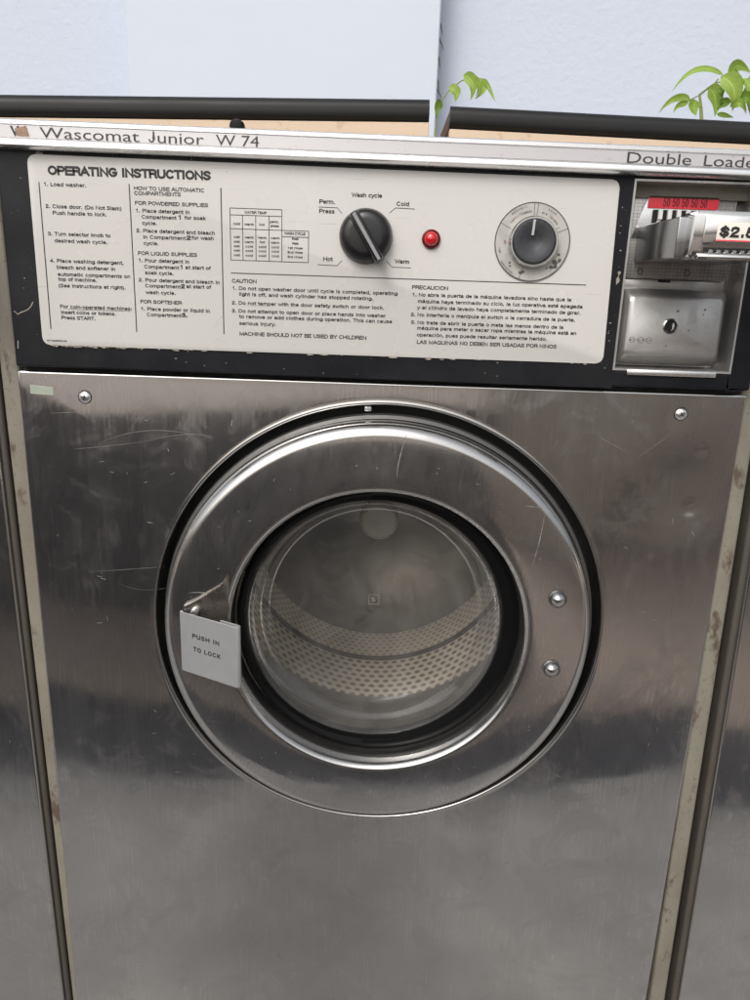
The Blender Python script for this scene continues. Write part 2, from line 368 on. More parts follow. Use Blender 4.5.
# a plain grotesque stroke alphabet: capitals 1 high, small letters .73 high
def _a(cx, cy, rx, ry, a0, a1, n=9): return [(cx+rx*math.cos(R(a0+(a1-a0)*i/n)), cy+ry*math.sin(R(a0+(a1-a0)*i/n))) for i in range(n+1)]
def _e(cx, cy=.365, rx=.22, ry=.365): return _a(cx, cy, rx, ry, 90, 450, 16)
_bowl = lambda y0, y1, w: [(.08, y1), (w-.2, y1)]+_a(w-.2, (y0+y1)/2, .2, (y1-y0)/2, 80, -80, 6)+[(w-.2, y0), (.08, y0)]
_acute = [(.24, .86), (.34, 1.02)]
GL = {
 'a': (.58, [_a(.26, .54, .19, .19, 160, 0)+[(.45, .08), (.50, 0)], [(.45, .43), (.24, .40), (.09, .31), (.06, .17), (.12, .04), (.24, 0), (.38, .07), (.45, .2)]]),
 'b': (.58, [[(.08, 1), (.08, 0)], _e(.30)]), 'c': (.52, [_a(.27, .365, .21, .365, 50, 310, 14)]), 'd': (.58, [[(.50, 1), (.50, 0)], _e(.28)]),
 'e': (.56, [[(.07, .39), (.49, .39)]+_a(.28, .365, .21, .365, 5, 320, 16)]), 'f': (.30, [[(.13, 0), (.13, .8)]+_a(.28, .82, .15, .18, 170, 90, 5), [(0, .69), (.27, .69)]]),
 'g': (.58, [_e(.28), [(.50, .73), (.50, .0)]+_a(.28, .0, .22, .26, 0, -150, 8)]), 'h': (.56, [[(.08, 1), (.08, 0)], [(.08, .45)]+_a(.27, .5, .19, .23, 160, 0, 7)+[(.46, 0)]]),
 'i': (.23, [[(.11, 0), (.11, .73)], [(.11, .88), (.11, 1)]]), 'j': (.23, [[(.11, .73), (.11, -.15), (.0, -.26)], [(.11, .88), (.11, 1)]]),
 'k': (.50, [[(.08, 1), (.08, 0)], [(.45, .73), (.08, .28)], [(.2, .44), (.48, 0)]]), 'l': (.22, [[(.11, 1), (.11, 0)]]),
 'm': (.84, [[(.08, .73), (.08, 0)], [(.08, .5)]+_a(.24, .53, .17, .2, 150, 0, 6)+[(.41, 0)], [(.41, .5)]+_a(.58, .53, .17, .2, 150, 0, 6)+[(.75, 0)]]),
 'n': (.56, [[(.08, .73), (.08, 0)], [(.08, .45)]+_a(.27, .5, .19, .23, 160, 0, 7)+[(.46, 0)]]), 'o': (.58, [_e(.29)]),
 'p': (.58, [[(.08, .73), (.08, -.27)], _e(.30)]), 'q': (.58, [[(.50, .73), (.50, -.27)], _e(.28)]),
 'r': (.35, [[(.08, .73), (.08, 0)], [(.08, .42)]+_a(.30, .42, .22, .30, 160, 90, 4)]),
 's': (.50, [[(.40, .64), (.32, .72), (.22, .73), (.10, .68), (.07, .55), (.14, .44), (.34, .33), (.43, .21), (.38, .06), (.26, 0), (.14, .01), (.06, .09)]]),
 't': (.29, [[(.13, .93), (.13, .12), (.19, .01), (.28, .01)], [(0, .69), (.27, .69)]]), 'u': (.56, [[(.08, .73), (.08, .22)]+_a(.27, .23, .19, .23, 180, 340, 7), [(.46, .73), (.46, 0)]]),
 'v': (.50, [[(.01, .73), (.25, 0), (.49, .73)]]), 'w': (.74, [[(.01, .73), (.19, 0), (.37, .68), (.55, 0), (.73, .73)]]), 'x': (.5, [[(.02, .73), (.47, 0)], [(.47, .73), (.02, 0)]]),
 'y': (.50, [[(.01, .73), (.25, .02)], [(.49, .73), (.23, -.12), (.14, -.25), (.02, -.26)]]), 'z': (.48, [[(.03, .70), (.44, .70), (.03, .03), (.45, .03)]]),
 'á': (.58, [_a(.26, .54, .19, .19, 160, 0)+[(.45, .08), (.50, 0)], [(.45, .43), (.24, .40), (.09, .31), (.06, .17), (.12, .04), (.24, 0), (.38, .07), (.45, .2)], _acute]),
 'é': (.56, [[(.07, .39), (.49, .39)]+_a(.28, .365, .21, .365, 5, 320, 16), _acute]), 'ó': (.58, [_e(.29), _acute]), 'í': (.25, [[(.11, 0), (.11, .73)], [(.1, .86), (.2, 1.02)]]),
 'A': (.70, [[(.01, 0), (.35, 1), (.69, 0)], [(.13, .33), (.57, .33)]]), 'B': (.68, [[(.08, 0), (.08, 1)]+_bowl(.53, 1, .60)[1:-1]+[(.08, .53)], _bowl(0, .53, .64)]),
 'C': (.74, [_a(.38, .5, .31, .5, 45, 315, 14)]), 'D': (.74, [[(.08, 0), (.08, 1), (.35, 1)]+_a(.35, .5, .32, .5, 80, -80, 10)+[(.35, 0), (.08, 0)]]),
 'E': (.64, [[(.60, 1), (.08, 1), (.08, 0), (.61, 0)], [(.08, .52), (.56, .52)]]), 'F': (.60, [[(.57, 1), (.08, 1), (.08, 0)], [(.08, .5), (.52, .5)]]),
 'G': (.78, [_a(.39, .5, .32, .5, 48, 330, 14)+[(.70, .46), (.42, .46)]]), 'H': (.74, [[(.08, 0), (.08, 1)], [(.66, 0), (.66, 1)], [(.08, .53), (.66, .53)]]),
 'I': (.26, [[(.13, 0), (.13, 1)]]), 'J': (.54, [[(.46, 1), (.46, .25)]+_a(.26, .25, .20, .25, 0, -170, 7)]), 'K': (.70, [[(.08, 0), (.08, 1)], [(.62, 1), (.08, .36)], [(.25, .56), (.67, 0)]]),
 'L': (.56, [[(.08, 1), (.08, 0), (.53, 0)]]), 'M': (.86, [[(.08, 0), (.08, 1), (.43, .1), (.78, 1), (.78, 0)]]), 'N': (.74, [[(.08, 0), (.08, 1), (.66, 0), (.66, 1)]]),
 'O': (.80, [_e(.40, .5, .33, .5)]), 'P': (.66, [[(.08, 0), (.08, 1)]+_bowl(.47, 1, .62)[1:]]), 'Q': (.80, [_e(.40, .5, .33, .5), [(.48, .2), (.74, -.04)]]),
 'R': (.70, [[(.08, 0), (.08, 1)]+_bowl(.50, 1, .62)[1:], [(.40, .50), (.58, .40), (.60, .1), (.66, 0)]]),
 'S': (.66, [[(.56, .84), (.46, .97), (.30, 1), (.14, .93), (.08, .76), (.16, .60), (.46, .44), (.57, .28), (.51, .09), (.33, 0), (.15, .04), (.05, .18)]]),
 'T': (.62, [[(.01, 1), (.61, 1)], [(.31, 1), (.31, 0)]]), 'U': (.74, [[(.08, 1), (.08, .32)]+_a(.37, .32, .29, .32, 190, 350, 9)+[(.66, 1)]]), 'V': (.66, [[(.01, 1), (.33, 0), (.65, 1)]]),
 'W': (.94, [[(.01, 1), (.24, 0), (.47, .95), (.70, 0), (.93, 1)]]), 'X': (.68, [[(.02, 1), (.66, 0)], [(.66, 1), (.02, 0)]]), 'Y': (.66, [[(.01, 1), (.33, .42), (.65, 1)], [(.33, .42), (.33, 0)]]),
 'Z': (.62, [[(.04, 1), (.58, 1), (.04, 0), (.59, 0)]]),
 '0': (.56, [_e(.28, .5, .21, .5)]), '1': (.56, [[(.10, .74), (.22, .78), (.32, 1), (.32, 0)]]),
 '2': (.56, [[(.07, .70), (.11, .92), (.28, 1), (.45, .91), (.48, .72), (.40, .54), (.15, .28), (.06, .02), (.49, .02)]]),
 '3': (.56, [[(.07, .76), (.14, .95), (.28, 1), (.43, .93), (.46, .76), (.40, .59), (.24, .54), (.42, .48), (.49, .28), (.43, .08), (.27, 0), (.11, .06), (.05, .26)]]),
 '4': (.56, [[(.38, 0), (.38, 1), (.04, .26), (.52, .26)]]), '5': (.56, [[(.46, .98), (.14, .98), (.09, .52), (.27, .63), (.44, .53), (.49, .32), (.43, .09), (.27, 0), (.11, .06), (.05, .22)]]),
 '6': (.56, [[(.46, .78), (.38, .96), (.26, 1), (.13, .88), (.07, .55), (.08, .25), (.16, .05), (.29, 0), (.44, .10), (.48, .33), (.42, .54), (.28, .61), (.14, .53), (.08, .36)]]),
 '7': (.56, [[(.04, .97), (.50, .97), (.30, .55), (.20, 0)]]), '.': (.24, [[(.12, 0), (.12, .13)]]), ',': (.24, [[(.13, .12), (.13, 0), (.06, -.16)]]), '-': (.33, [[(.04, .36), (.29, .36)]]),
 '(': (.30, [_a(.40, .36, .30, .68, 120, 240, 7)]), ')': (.30, [_a(-.10, .36, .30, .68, 60, -60, 7)]), ':': (.24, [[(.12, 0), (.12, .13)], [(.12, .55), (.12, .68)]]),
 '$': (.60, [[(.52, .74), (.46, .90), (.30, .95), (.14, .90), (.08, .76), (.14, .60), (.44, .44), (.53, .28), (.47, .11), (.30, .05), (.13, .10), (.05, .28)], [(.30, 1.1), (.30, -.1)]]),
 ' ': (.30, []),
}
def stroke_text(bm, s, x, z, wd, cap, y, weight=.13, gap=.055, f=None):
    """as text(), in the stroke alphabet; weight is the stroke as a fraction of the capital height"""
    tot = sum(GL[c_][0]+gap for c_ in s)-gap; sx_ = (wd/tot) if wd else cap; u0 = 0; th = weight*cap/2; lift = 0
    for ch in s:
        aw, strokes = GL[ch]
        for si, st in enumerate(strokes):
            P_ = [Vector(((u0+a)*sx_, b*cap*(1-weight)+th*(1 if b > -.02 else 1))) for a, b in st]
            closed = (P_[0]-P_[-1]).length < 1e-7; L_ = []
            for i, p_ in enumerate(P_):
                a = P_[i-1] if i else (P_[-2] if closed else None); b = P_[i+1] if i < len(P_)-1 else (P_[1] if closed else None)
                d0 = (p_-a).normalized() if a is not None else None; d1 = (b-p_).normalized() if b is not None else None
                d = (d0 if d1 is None else d1 if d0 is None else (d0+d1)); d = d.normalized() if d.length > .05 else (d1 or d0)
                nn = Vector((-d.y, d.x)); m_ = th/max(.5, abs(nn.dot(Vector((-(d1 or d0).y, (d1 or d0).x)))))
                q = p_.copy()
                if d0 is None: q = p_-d1*th*.9
                if d1 is None: q = p_+d0*th*.9
                yy = y-lift-si*3e-6
                L_.append([bm.verts.new(f((q+nn*m_*g_).x, (q+nn*m_*g_).y) if f else (x+(q+nn*m_*g_).x, yy, z+(q+nn*m_*g_).y)) for g_ in (1, -1)])
            for a, b in zip(L_, L_[1:]): bm.faces.new((a[0], a[1], b[1], b[0]))
        u0 += aw+gap
def arc_text(bm, s, cx, cz, rad, a_start, a_end, cap, y, inward=False):
    n = len(s)
    for i, ch in enumerate(s):
        if ch == ' ': continue
        t = R(a_start+(a_end-a_start)*(i+.5)/n)
        ux, uz = (math.sin(t), -math.cos(t)); qx, qz = math.cos(t), math.sin(t)
        if inward: ux, uz, qx, qz = -ux, -uz, -qx, -qz
        aw = GL[ch][0]*cap
        stroke_text(bm, ch, 0, 0, 0, cap, y, .15, f=lambda u, v: (cx+rad*math.cos(t)+(u-aw/2)*ux+v*qx, y, cz+rad*math.sin(t)+(u-aw/2)*uz+v*qz))
def tag(o, label=None, cat=None, group=None, kind=None):
    if label: o['label'] = label
    if cat: o['category'] = cat
    if group: o['group'] = group
    if kind: o['kind'] = kind
    return o
def empty(name, loc=(0,0,0)):
    o = bpy.data.objects.new(name, None); C.objects.link(o); o.location = loc; o.empty_display_size = .1; return o
def attach(o, root):
    """parent to a thing's Empty, keeping coordinates given in world space"""
    o.parent = root; o.matrix_parent_inverse = Matrix.Translation(-root.location); return o
def copy_tree(o, parent=None):
    c = o.copy(); C.objects.link(c)
    if parent is not None: c.parent = parent; c.matrix_parent_inverse = o.matrix_parent_inverse.copy()
    for ch in list(o.children): copy_tree(ch, c)
    return c

# lettering and leaf positions, in millimetres
TEXTS=[('OPERATING INSTRUCTIONS', -265.8, 154.3, 126.5, 7.0, 2), ('1. Load washer.', -270.1, 146.2, 33.2, 2.95, 1), ('2. Close door. (Do Not Slam)', -269.9, 130.1, 59.7, 2.95, 1), ('Push handle to lock.', -264.8, 125.3, 42.6, 2.95, 1), ('3. Turn selector knob to', -269.8, 109.6, 49.6, 2.95, 1), ('desired wash cycle.', -265.0, 104.5, 42.2, 2.95, 1), ('4. Place washing detergent,', -269.8, 89.2, 58.9, 2.95, 1), ('bleach and softener in', -264.9, 84.3, 47.0, 2.95, 1), ('automatic compartments on', -264.5, 78.9, 58.4, 2.95, 1), ('top of machine.', -264.3, 75.1, 31.0, 2.95, 1), ('(See instructions at right).', -264.7, 70.1, 54.3, 2.95, 1), ('For coin-operated machines:', -264.7, 53.7, 58.5, 2.95, 1), ('Insert coins or tokens.', -264.5, 49.2, 45.0, 2.95, 1), ('Press START.', -264.3, 44.9, 27.9, 2.95, 1), ('HOW TO USE AUTOMATIC', -199.5, 145.5, 55.0, 2.95, 1), ('COMPARTMENTS', -199.5, 141.9, 36.5, 2.95, 1), ('FOR POWDERED SUPPLIES', -199.3, 134.7, 57.5, 2.95, 1), ('1. Place detergent in', -199.1, 129.1, 42.6, 2.95, 1), ('Compartment', -194.6, 124.6, 27.3, 2.95, 1), ('for soak', -160.6, 125.0, 16.5, 2.95, 1), ('cycle.', -194.4, 120.0, 11.7, 2.95, 1), ('2. Place detergent and bleach', -199.2, 114.2, 62.2, 2.95, 1), ('in Compartment', -194.2, 109.6, 33.7, 2.95, 1), ('for wash', -155.4, 110.2, 17.4, 2.95, 1), ('cycle.', -193.9, 104.9, 11.9, 2.95, 1), ('FOR LIQUID SUPPLIES', -199.0, 97.2, 47.4, 2.95, 1), ('1. Pour detergent in', -198.9, 91.8, 40.9, 2.95, 1), ('Compartment', -194.5, 87.0, 27.8, 2.95, 1), ('at start of', -161.3, 87.5, 20.2, 2.95, 1), ('soak cycle.', -194.0, 82.4, 23.0, 2.95, 1), ('2. Pour detergent and bleach in', -199.3, 76.7, 65.4, 2.95, 1), ('Compartment', -194.4, 72.3, 28.5, 2.95, 1), ('at start of', -161.1, 72.8, 19.9, 2.95, 1), ('wash cycle.', -194.1, 67.2, 24.1, 2.95, 1), ('FOR SOFTENER', -198.9, 59.7, 33.6, 2.95, 1), ('1. Place powder or liquid in', -198.8, 54.1, 56.2, 2.95, 1), ('Compartment', -194.2, 49.6, 28.1, 2.95, 1), ('1', -165.3, 124.9, 2.0, 3.6, 2), ('2', -159.6, 109.7, 3.5, 3.6, 2), ('1', -165.4, 87.4, 2.1, 3.6, 2), ('2', -165.3, 72.4, 3.0, 3.6, 2), ('3.', -165.4, 49.8, 4.3, 3.6, 2), ('471602533-03', -277.8, 26.8, 16.5, 1.5, 1), ('CAUTION', -124.1, 78.3, 19.8, 3.1500000000000004, 1), ('1. Do not open washer door until cycle is completed, operating', -124.0, 72.8, 133.7, 2.95, 1), ('light is off, and wash cylinder has stopped rotating.', -118.6, 68.2, 108.7, 2.95, 1), ('2. Do not tamper with the door safety switch or door lock.', -124.4, 61.3, 123.5, 2.95, 1), ('3. Do not attempt to open door or place hands into washer', -124.5, 55.0, 125.3, 2.95, 1), ('to remove or add clothes during operation. This can cause', -118.6, 50.6, 124.8, 2.95, 1), ('serious injury.', -118.7, 45.2, 30.1, 2.95, 1), ('MACHINE SHOULD NOT BE USED BY CHILDREN', -118.6, 36.8, 104.2, 3.1500000000000004, 1), ('PRECAUCION', 21.2, 78.1, 29.1, 3.1500000000000004, 1), ('1. No abra la puerta de la máquina lavadora sino hasta que la', 21.7, 72.6, 128.7, 2.95, 1), ('máquina haya terminado su ciclo, la luz operativa esté apagada', 26.4, 67.5, 133.7, 2.95, 1), ('y el cilindro de lavado haya completamente terminado de girar.', 26.3, 62.5, 132.7, 2.95, 1), ('2. No interfería o manipule el switch o la cerradura de la puerta.', 21.4, 56.8, 133.8, 2.95, 1), ('3. No trate de abrir la puerta o meta las manos dentro de la', 21.7, 50.7, 124.5, 2.95, 1), ('máquina para meter o sacar ropa mientras la máquina está en', 26.9, 46.3, 130.3, 2.95, 1), ('operación, pues puede resultar seriamente herido.', 26.9, 40.9, 106.8, 2.95, 1), ('LAS MAQUINAS NO DEBEN SER USADAS POR NINOS', 27.1, 35.0, 114.9, 3.1500000000000004, 1), ('Wash cycle', -29.0, 145.9, 23.5, 3.3, 1), ('Perm.', -54.4, 140.2, 12.3, 3.3, 1), ('Press', -54.5, 133.2, 12.1, 3.3, 1), ('Cold', 6.2, 140.5, 9.8, 3.3, 1), ('Hot', -50.7, 97.4, 7.4, 3.3, 1), ('Warm', 6.7, 97.4, 11.3, 3.3, 1), ('WATER TEMP', -113.2, 131.0, 17.4, 2, 1), ('cold', -122.3, 122.3, 5.3, 2, 1), ('warm', -113.3, 122.2, 7.3, 2, 1), ('hot', -101.7, 122.3, 4.1, 2, 1), ('perm.', -93.2, 124.7, 7.0, 2, 1), ('press', -92.7, 121.7, 6.5, 2, 1), ('WASH CYCLE', -81.8, 116.3, 16.5, 2.2, 1), ('cold', -122.0, 112.5, 4.6, 1.9, 1), ('warm', -113.2, 112.5, 6.8, 1.9, 1), ('warm', -102.8, 112.6, 6.8, 1.9, 1), ('warm', -92.5, 112.6, 6.8, 1.9, 1), ('Soak', -75.9, 112.6, 5.3, 1.9, 1), ('cold', -122.1, 109.0, 4.6, 1.9, 1), ('warm', -113.3, 109.0, 6.8, 1.9, 1), ('hot', -101.3, 109.2, 3.9, 1.9, 1), ('warm', -92.5, 109.2, 6.8, 1.9, 1), ('Wash', -75.9, 109.1, 5.3, 1.9, 1), ('cold', -122.1, 105.6, 4.6, 1.9, 1), ('cold', -112.8, 105.6, 5.9, 1.9, 1), ('cold', -102.3, 105.6, 5.9, 1.9, 1), ('cold', -92.1, 105.7, 5.9, 1.9, 1), ('1st rinse', -79.2, 105.6, 11.9, 1.9, 1), ('cold', -122.2, 102.3, 4.7, 1.9, 1), ('cold', -112.9, 102.3, 5.9, 1.9, 1), ('cold', -102.4, 102.4, 5.9, 1.9, 1), ('cold', -92.1, 102.5, 5.9, 1.9, 1), ('2nd rinse', -79.2, 102.3, 11.9, 1.9, 1), ('cold', -122.2, 98.8, 4.7, 1.9, 1), ('cold', -112.9, 98.8, 5.9, 1.9, 1), ('cold', -102.4, 98.9, 5.9, 1.9, 1), ('cold', -92.1, 99.0, 5.9, 1.9, 1), ('3rd rinse', -79.2, 98.8, 11.9, 1.9, 1)]
TRIMT=[('Wascomat', -266.1, 179.7, 75.5, 9.3, 0), ('Junior', -183.7, 178.4, 42.0, 9.3, 0), ('W 74', -132.7, 177.4, 32.8, 9.3, 0), ('Double', 179.6, 175.7, 48.8, 9.3, 0)]
LEAF_L=[([(97.1, 360.1), (109.9, 348.3), (109.0, 329.4)], 13.1), ([(105.9, 359.6), (117.6, 348.5), (116.0, 334.2)], 6.6), ([(124.4, 360.1), (126.5, 346.8), (116.4, 334.2)], 9.2), ([(125.6, 359.6), (135.2, 347.1), (144.6, 330.6)], 5.7), ([(79.3, 347.3), (89.5, 341.7), (89.2, 329.4)], 13.1), ([(71.0, 328.3), (65.4, 321.1), (65.5, 308.1)], 9.8), ([(80.4, 348.4), (92.6, 345.8), (94.2, 337.9)], 4.8)]
STEM_L= [(64.6, 297.0), (66.0, 323.1), (78.5, 342.4), (96.3, 356.7), (110.2, 360.5), (125.6, 359.8)]
LEAF_R=[([(447.3, 370.2), (407.7, 374.3), (381.2, 349.2)], 7.6), ([(444.4, 369.2), (461.1, 352.6), (466.1, 327.3)], 22.0), ([(434.1, 358.1), (446.2, 344.9), (448.2, 322.1)], 21.0), ([(419.5, 342.3), (417.8, 333.1), (422.4, 322.8)], 17.0), ([(411.3, 342.9), (388.3, 342.2), (370.6, 323.9)], 8.4), ([(407.2, 336.4), (395.4, 334.2), (388.9, 323.6)], 7.0), ([(465.7, 367.2), (467.8, 385.1), (489.8, 378.6)], 17.0), ([(467.0, 341.0), (477.9, 347.7), (488.9, 348.0)], 9.0), ([(469.3, 339.3), (482.8, 342.4), (496.8, 325.5)], 14.0), ([(466.4, 369.0), (472.6, 362.0), (471.1, 352.9)], 8.0), ([(448.2, 357.6), (447.4, 350.4), (454.2, 345.2)], 9.0), ([(451.6, 342.3), (457.4, 338.0), (448.2, 332.2)], 10.0), ([(501.3, 352.1), (512.1, 359.6), (523.8, 338.2)], 16.0), ([(502.2, 370.1), (516.6, 379.5), (530.4, 369.2)], 16.0), ([(495.8, 337.3), (502.1, 335.7), (494.5, 320.8)], 12.0), ([(453.9, 327.8), (465.4, 325.4), (477.8, 324.0)], 6.0), ([(478.4, 369.3), (489.3, 351.7), (490.0, 329.9)], 12.0), ([(490.8, 367.0), (485.0, 353.4), (480.2, 346.0)], 7.2), ([(462.3, 332.7), (472.0, 334.8), (485.9, 324.2)], 10.0), ([(485.7, 373.2), (499.5, 362.8), (500.2, 346.6)], 14.0)]
STEM_R= [(433.4, 309.7), (429.1, 331.6), (424.4, 349.7), (443.1, 364.7), (458.6, 367.8), (468.7, 367.3), (490.9, 342.7), (506.1, 312.0)]

# ------------------------------------------------------------------ the setting
GZ = -1.15
bm = bmesh.new(); box(bm, -60, 60, -60, 60, GZ-.2, GZ); g = obj('ground', bm, 'tan', smooth=False); tag(g, kind='structure')
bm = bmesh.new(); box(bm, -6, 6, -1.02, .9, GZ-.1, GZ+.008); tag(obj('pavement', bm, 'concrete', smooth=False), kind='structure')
bm = bmesh.new(); box(bm, -6, 6, -1.36, -1.02, GZ-.1, GZ+.004); tag(obj('added_strip', bm, 'darkstrip', smooth=False), kind='structure')  # dark strip of ground, added for the dark band reflected in the steel

bm = bmesh.new(); box(bm, -3.5, 3.5, .75, .90, GZ, 1.6)
tag(obj('stucco_wall', bm, 'wall', smooth=False), 'rough pale blue stucco wall behind the washing machines', 'wall')
bm = bmesh.new(); box(bm, -.417, .074, .68, .7495, GZ, 1.6, .002, 1)
tag(obj('wall_panel', bm, 'pilaster', smooth=False), 'smooth whitish panel with fine cracks standing against the blue stucco wall', 'panel')
bm = bmesh.new()
for i in range(55): box(bm, -5.05+i*.1, -5.05+i*.1+.094, -2.05, -2.01+random.uniform(-.004, .004), GZ, GZ+.90, .003, 1)
tag(obj('added_fence', bm, 'fence', smooth=False), 'dark board fence added out of view to give the steel a dim reflection', 'fence')  # unseen boards, added to darken the left of the steel's reflection
bm = bmesh.new(); box(bm, .55, 5, -3.25, -3.1, GZ, GZ+1.1, .01, 1)
tag(obj('added_wall', bm, 'tanwall', smooth=False), 'tan wall added out of view to give the right of the steel a warm reflection', 'wall')  # unseen wall, added for the warm tone reflected in the steel

# ------------------------------------------------------------------ the washing machine
CX, CZ = .004, -.225          # centre of the porthole
root = empty('washing_machine', (0, 0, GZ))
tag(root, 'stainless steel front-loading washer in the middle with round porthole door and white instruction plate', 'washing machine', 'coin-operated washing machines in a row')
def P(name, bm, mat, **kw):
    o = obj(name, bm, mat, **kw); return attach(o, root)
def S(name, bm, mat, part, **kw):
    o = obj(name, bm, mat, **kw); o.parent = part; return o

# cabinet: open-fronted painted body with front flanges, leaning very slightly
def cabinet(hw, inner, mat, shear=True):
    bm = bmesh.new()
    for s in (-1, 1):
        a, b = sorted((s*inner, s*hw))
        vs = box(bm, a, b, .004, .62, GZ+.02, .168, .003, 3)
        if shear:
            for v in vs: v.co.x += -.014*v.co.z-.0015
    box(bm, -.30, .30, .40, .62, GZ+.02, .168); box(bm, -.309, .309, .006, .62, .155, .1685); box(bm, -.309, .309, .03, .40, GZ+.02, GZ+.12)
    return bm
cab = P('cabinet', cabinet(.3255, .309, 'beige'), 'beige')
bm = bmesh.new(); box(bm, -.30, .30, .022, .40, GZ+.02, GZ+.16, .003); P('plinth', bm, 'void')

# steel front panel with round opening, rolled rim and folded edges
bm = bmesh.new()
x0, x1, z0, z1 = -.3095, .3095, -.93, 0.0
angs = sorted(set([i*2*math.pi/160 for i in range(160)] + [math.atan2(z-CZ, x-CX) % (2*math.pi) for x in (x0, x1) for z in (z0, z1)]))
def rect_pt(t, d=0.0):
    c_, s_ = math.cos(t), math.sin(t); X0, X1, Z0, Z1 = x0-d, x1+d, z0-d, z1+d; k_ = 1e9
    if c_ > 1e-9: k_ = min(k_, (x1-CX)/c_)
    if c_ < -1e-9: k_ = min(k_, (x0-CX)/c_)
    if s_ > 1e-9: k_ = min(k_, (z1-CZ)/s_)
    if s_ < -1e-9: k_ = min(k_, (z0-CZ)/s_)
    x, z = CX+c_*k_, CZ+s_*k_
    if abs(x-x0) < 1e-6: x = X0
    if abs(x-x1) < 1e-6: x = X1
    if abs(z-z0) < 1e-6: z = Z0
    if abs(z-z1) < 1e-6: z = Z1
    return x, z
loops = []
for r, y in ((.2058, .034), (.2062, .008), (.2067, .0014), (.2077, -.0002), (.2088, -.0005), (.2099, -.0002), (.2112, 0.0), (.2130, 0.0)):
    loops.append([bm.verts.new((CX+r*math.cos(t), y, CZ+r*math.sin(t))) for t in angs])
for d, y in ((-.0012, 0.0), (0, .0001), (.0008, .0008), (.0012, .0020), (.0012, .014)):
    L_ = []
    for t in angs:
        x, z = rect_pt(t, d); L_.append(bm.verts.new((x, y, z)))
    loops.append(L_)
for A, B in zip(loops, loops[1:]):
    for i in range(len(angs)):
        j = (i+1) % len(angs); bm.faces.new((A[i], A[j], B[j], B[i]))
bmesh.ops.recalc_face_normals(bm, faces=bm.faces[:])
panel = P('front_panel', bm, 'panel', auto=50)
me = panel.data
# make sure the big face looks forward
if sum(1 for p_ in me.polygons if p_.normal.y > .5) > sum(1 for p_ in me.polygons if p_.normal.y < -.5): me.flip_normals()

def screw(x, z, part, r=.0052, y=0.0):
    bm = bmesh.new(); lathe(bm, x, z, [(0, y-.0026), (r*.45, y-.0025), (r*.8, y-.0018), (r, y-.0006), (r, y+.001)], 32)
    s = S('screw', bm, 'alu', part)
    return s
def screw_slot(x, z, part, r=.0052, y=0.0, rot=20):
    bm = bmesh.new(); m = Matrix.Translation((x, 0, z)) @ Matrix.Rotation(R(rot), 4, 'Y')
    box(bm, -r*.42, r*.42, y-.0030, y-.0012, -r*.08, r*.08, mat4=m); box(bm, -r*.08, r*.08, y-.0031, y-.0013, -r*.42, r*.42, mat4=m)
    lathe(bm, x, z, [(r*1.14, y-.0003), (r*1.05, y-.0005), (r*1.0, y)], 32)
    return S('screw_recess', bm, 'void', part)
for x, z, a in ((-.2541, -.0199, 18), (.2565, -.0170, 50)):
    screw(x, z, panel); screw_slot(x, z, panel, rot=a)
bm = bmesh.new(); prism(bm, [(-.3003, -.0107), (-.2805, -.0125), (-.2808, -.0192), (-.3006, -.0185)], -.0004, 0.0)
S('tape_scrap', bm, 'tape', panel)
bm = bmesh.new(); box(bm, -.0145, -.0085, .004, .030, -.0245, -.0205, .0006); S('latch_tab', bm, 'dullsteel', panel)
# hand-made scratches on the steel
def curve(pts, n=14):
    out = []
    for i in range(n+1):
        t = i/n; k_ = len(pts)-1; q = [Vector((*p_, 0)) for p_ in pts]
        while len(q) > 1: q = [q[a].lerp(q[a+1], t) for a in range(len(q)-1)]
        out.append((q[0].x, q[0].y))
    return out
bm = bmesh.new()
SCR = [((-.245,-.060),(-.205,-.040),(-.160,-.050)), ((-.268,-.066),(-.235,-.062),(-.205,-.057)), ((-.205,-.057),(-.160,-.044),(-.145,-.052)),
       ((-.262,-.180),(-.22,-.176),(-.19,-.172)), ((-.235,-.19),(-.215,-.202),(-.18,-.19)), ((.19,-.04),(.215,-.052)), ((.226,-.055),(.25,-.035)),
       ((-.285,-.035),(-.262,-.033)), ((-.11,-.63),(-.104,-.637)), ((.273,-.100),(.283,-.094))]
for s_ in SCR:
    cs = curve(s_, 16); ribbon(bm, cs, [.00003+.00036*math.sin(math.pi*i/16)*random.uniform(.2, .8) for i in range(17)], -.0003)
for _ in range(90):
    x, z = random.uniform(-.29, .29), random.uniform(-.65, -.02)
    if math.hypot(x-CX, z-CZ) < .22: continue
    a = random.choice((R(90), R(5), R(-30)))+random.gauss(0, .3); l_ = random.uniform(.0008, .006)
    ribbon(bm, [(x, z), (x+l_*math.cos(a), z+l_*math.sin(a))], random.uniform(.0002, .0005), -.0003)
bmesh.ops.recalc_face_normals(bm, faces=bm.faces[:])
tag(S('scratch_marks', bm, 'scratch', panel, smooth=False), kind='stuff')

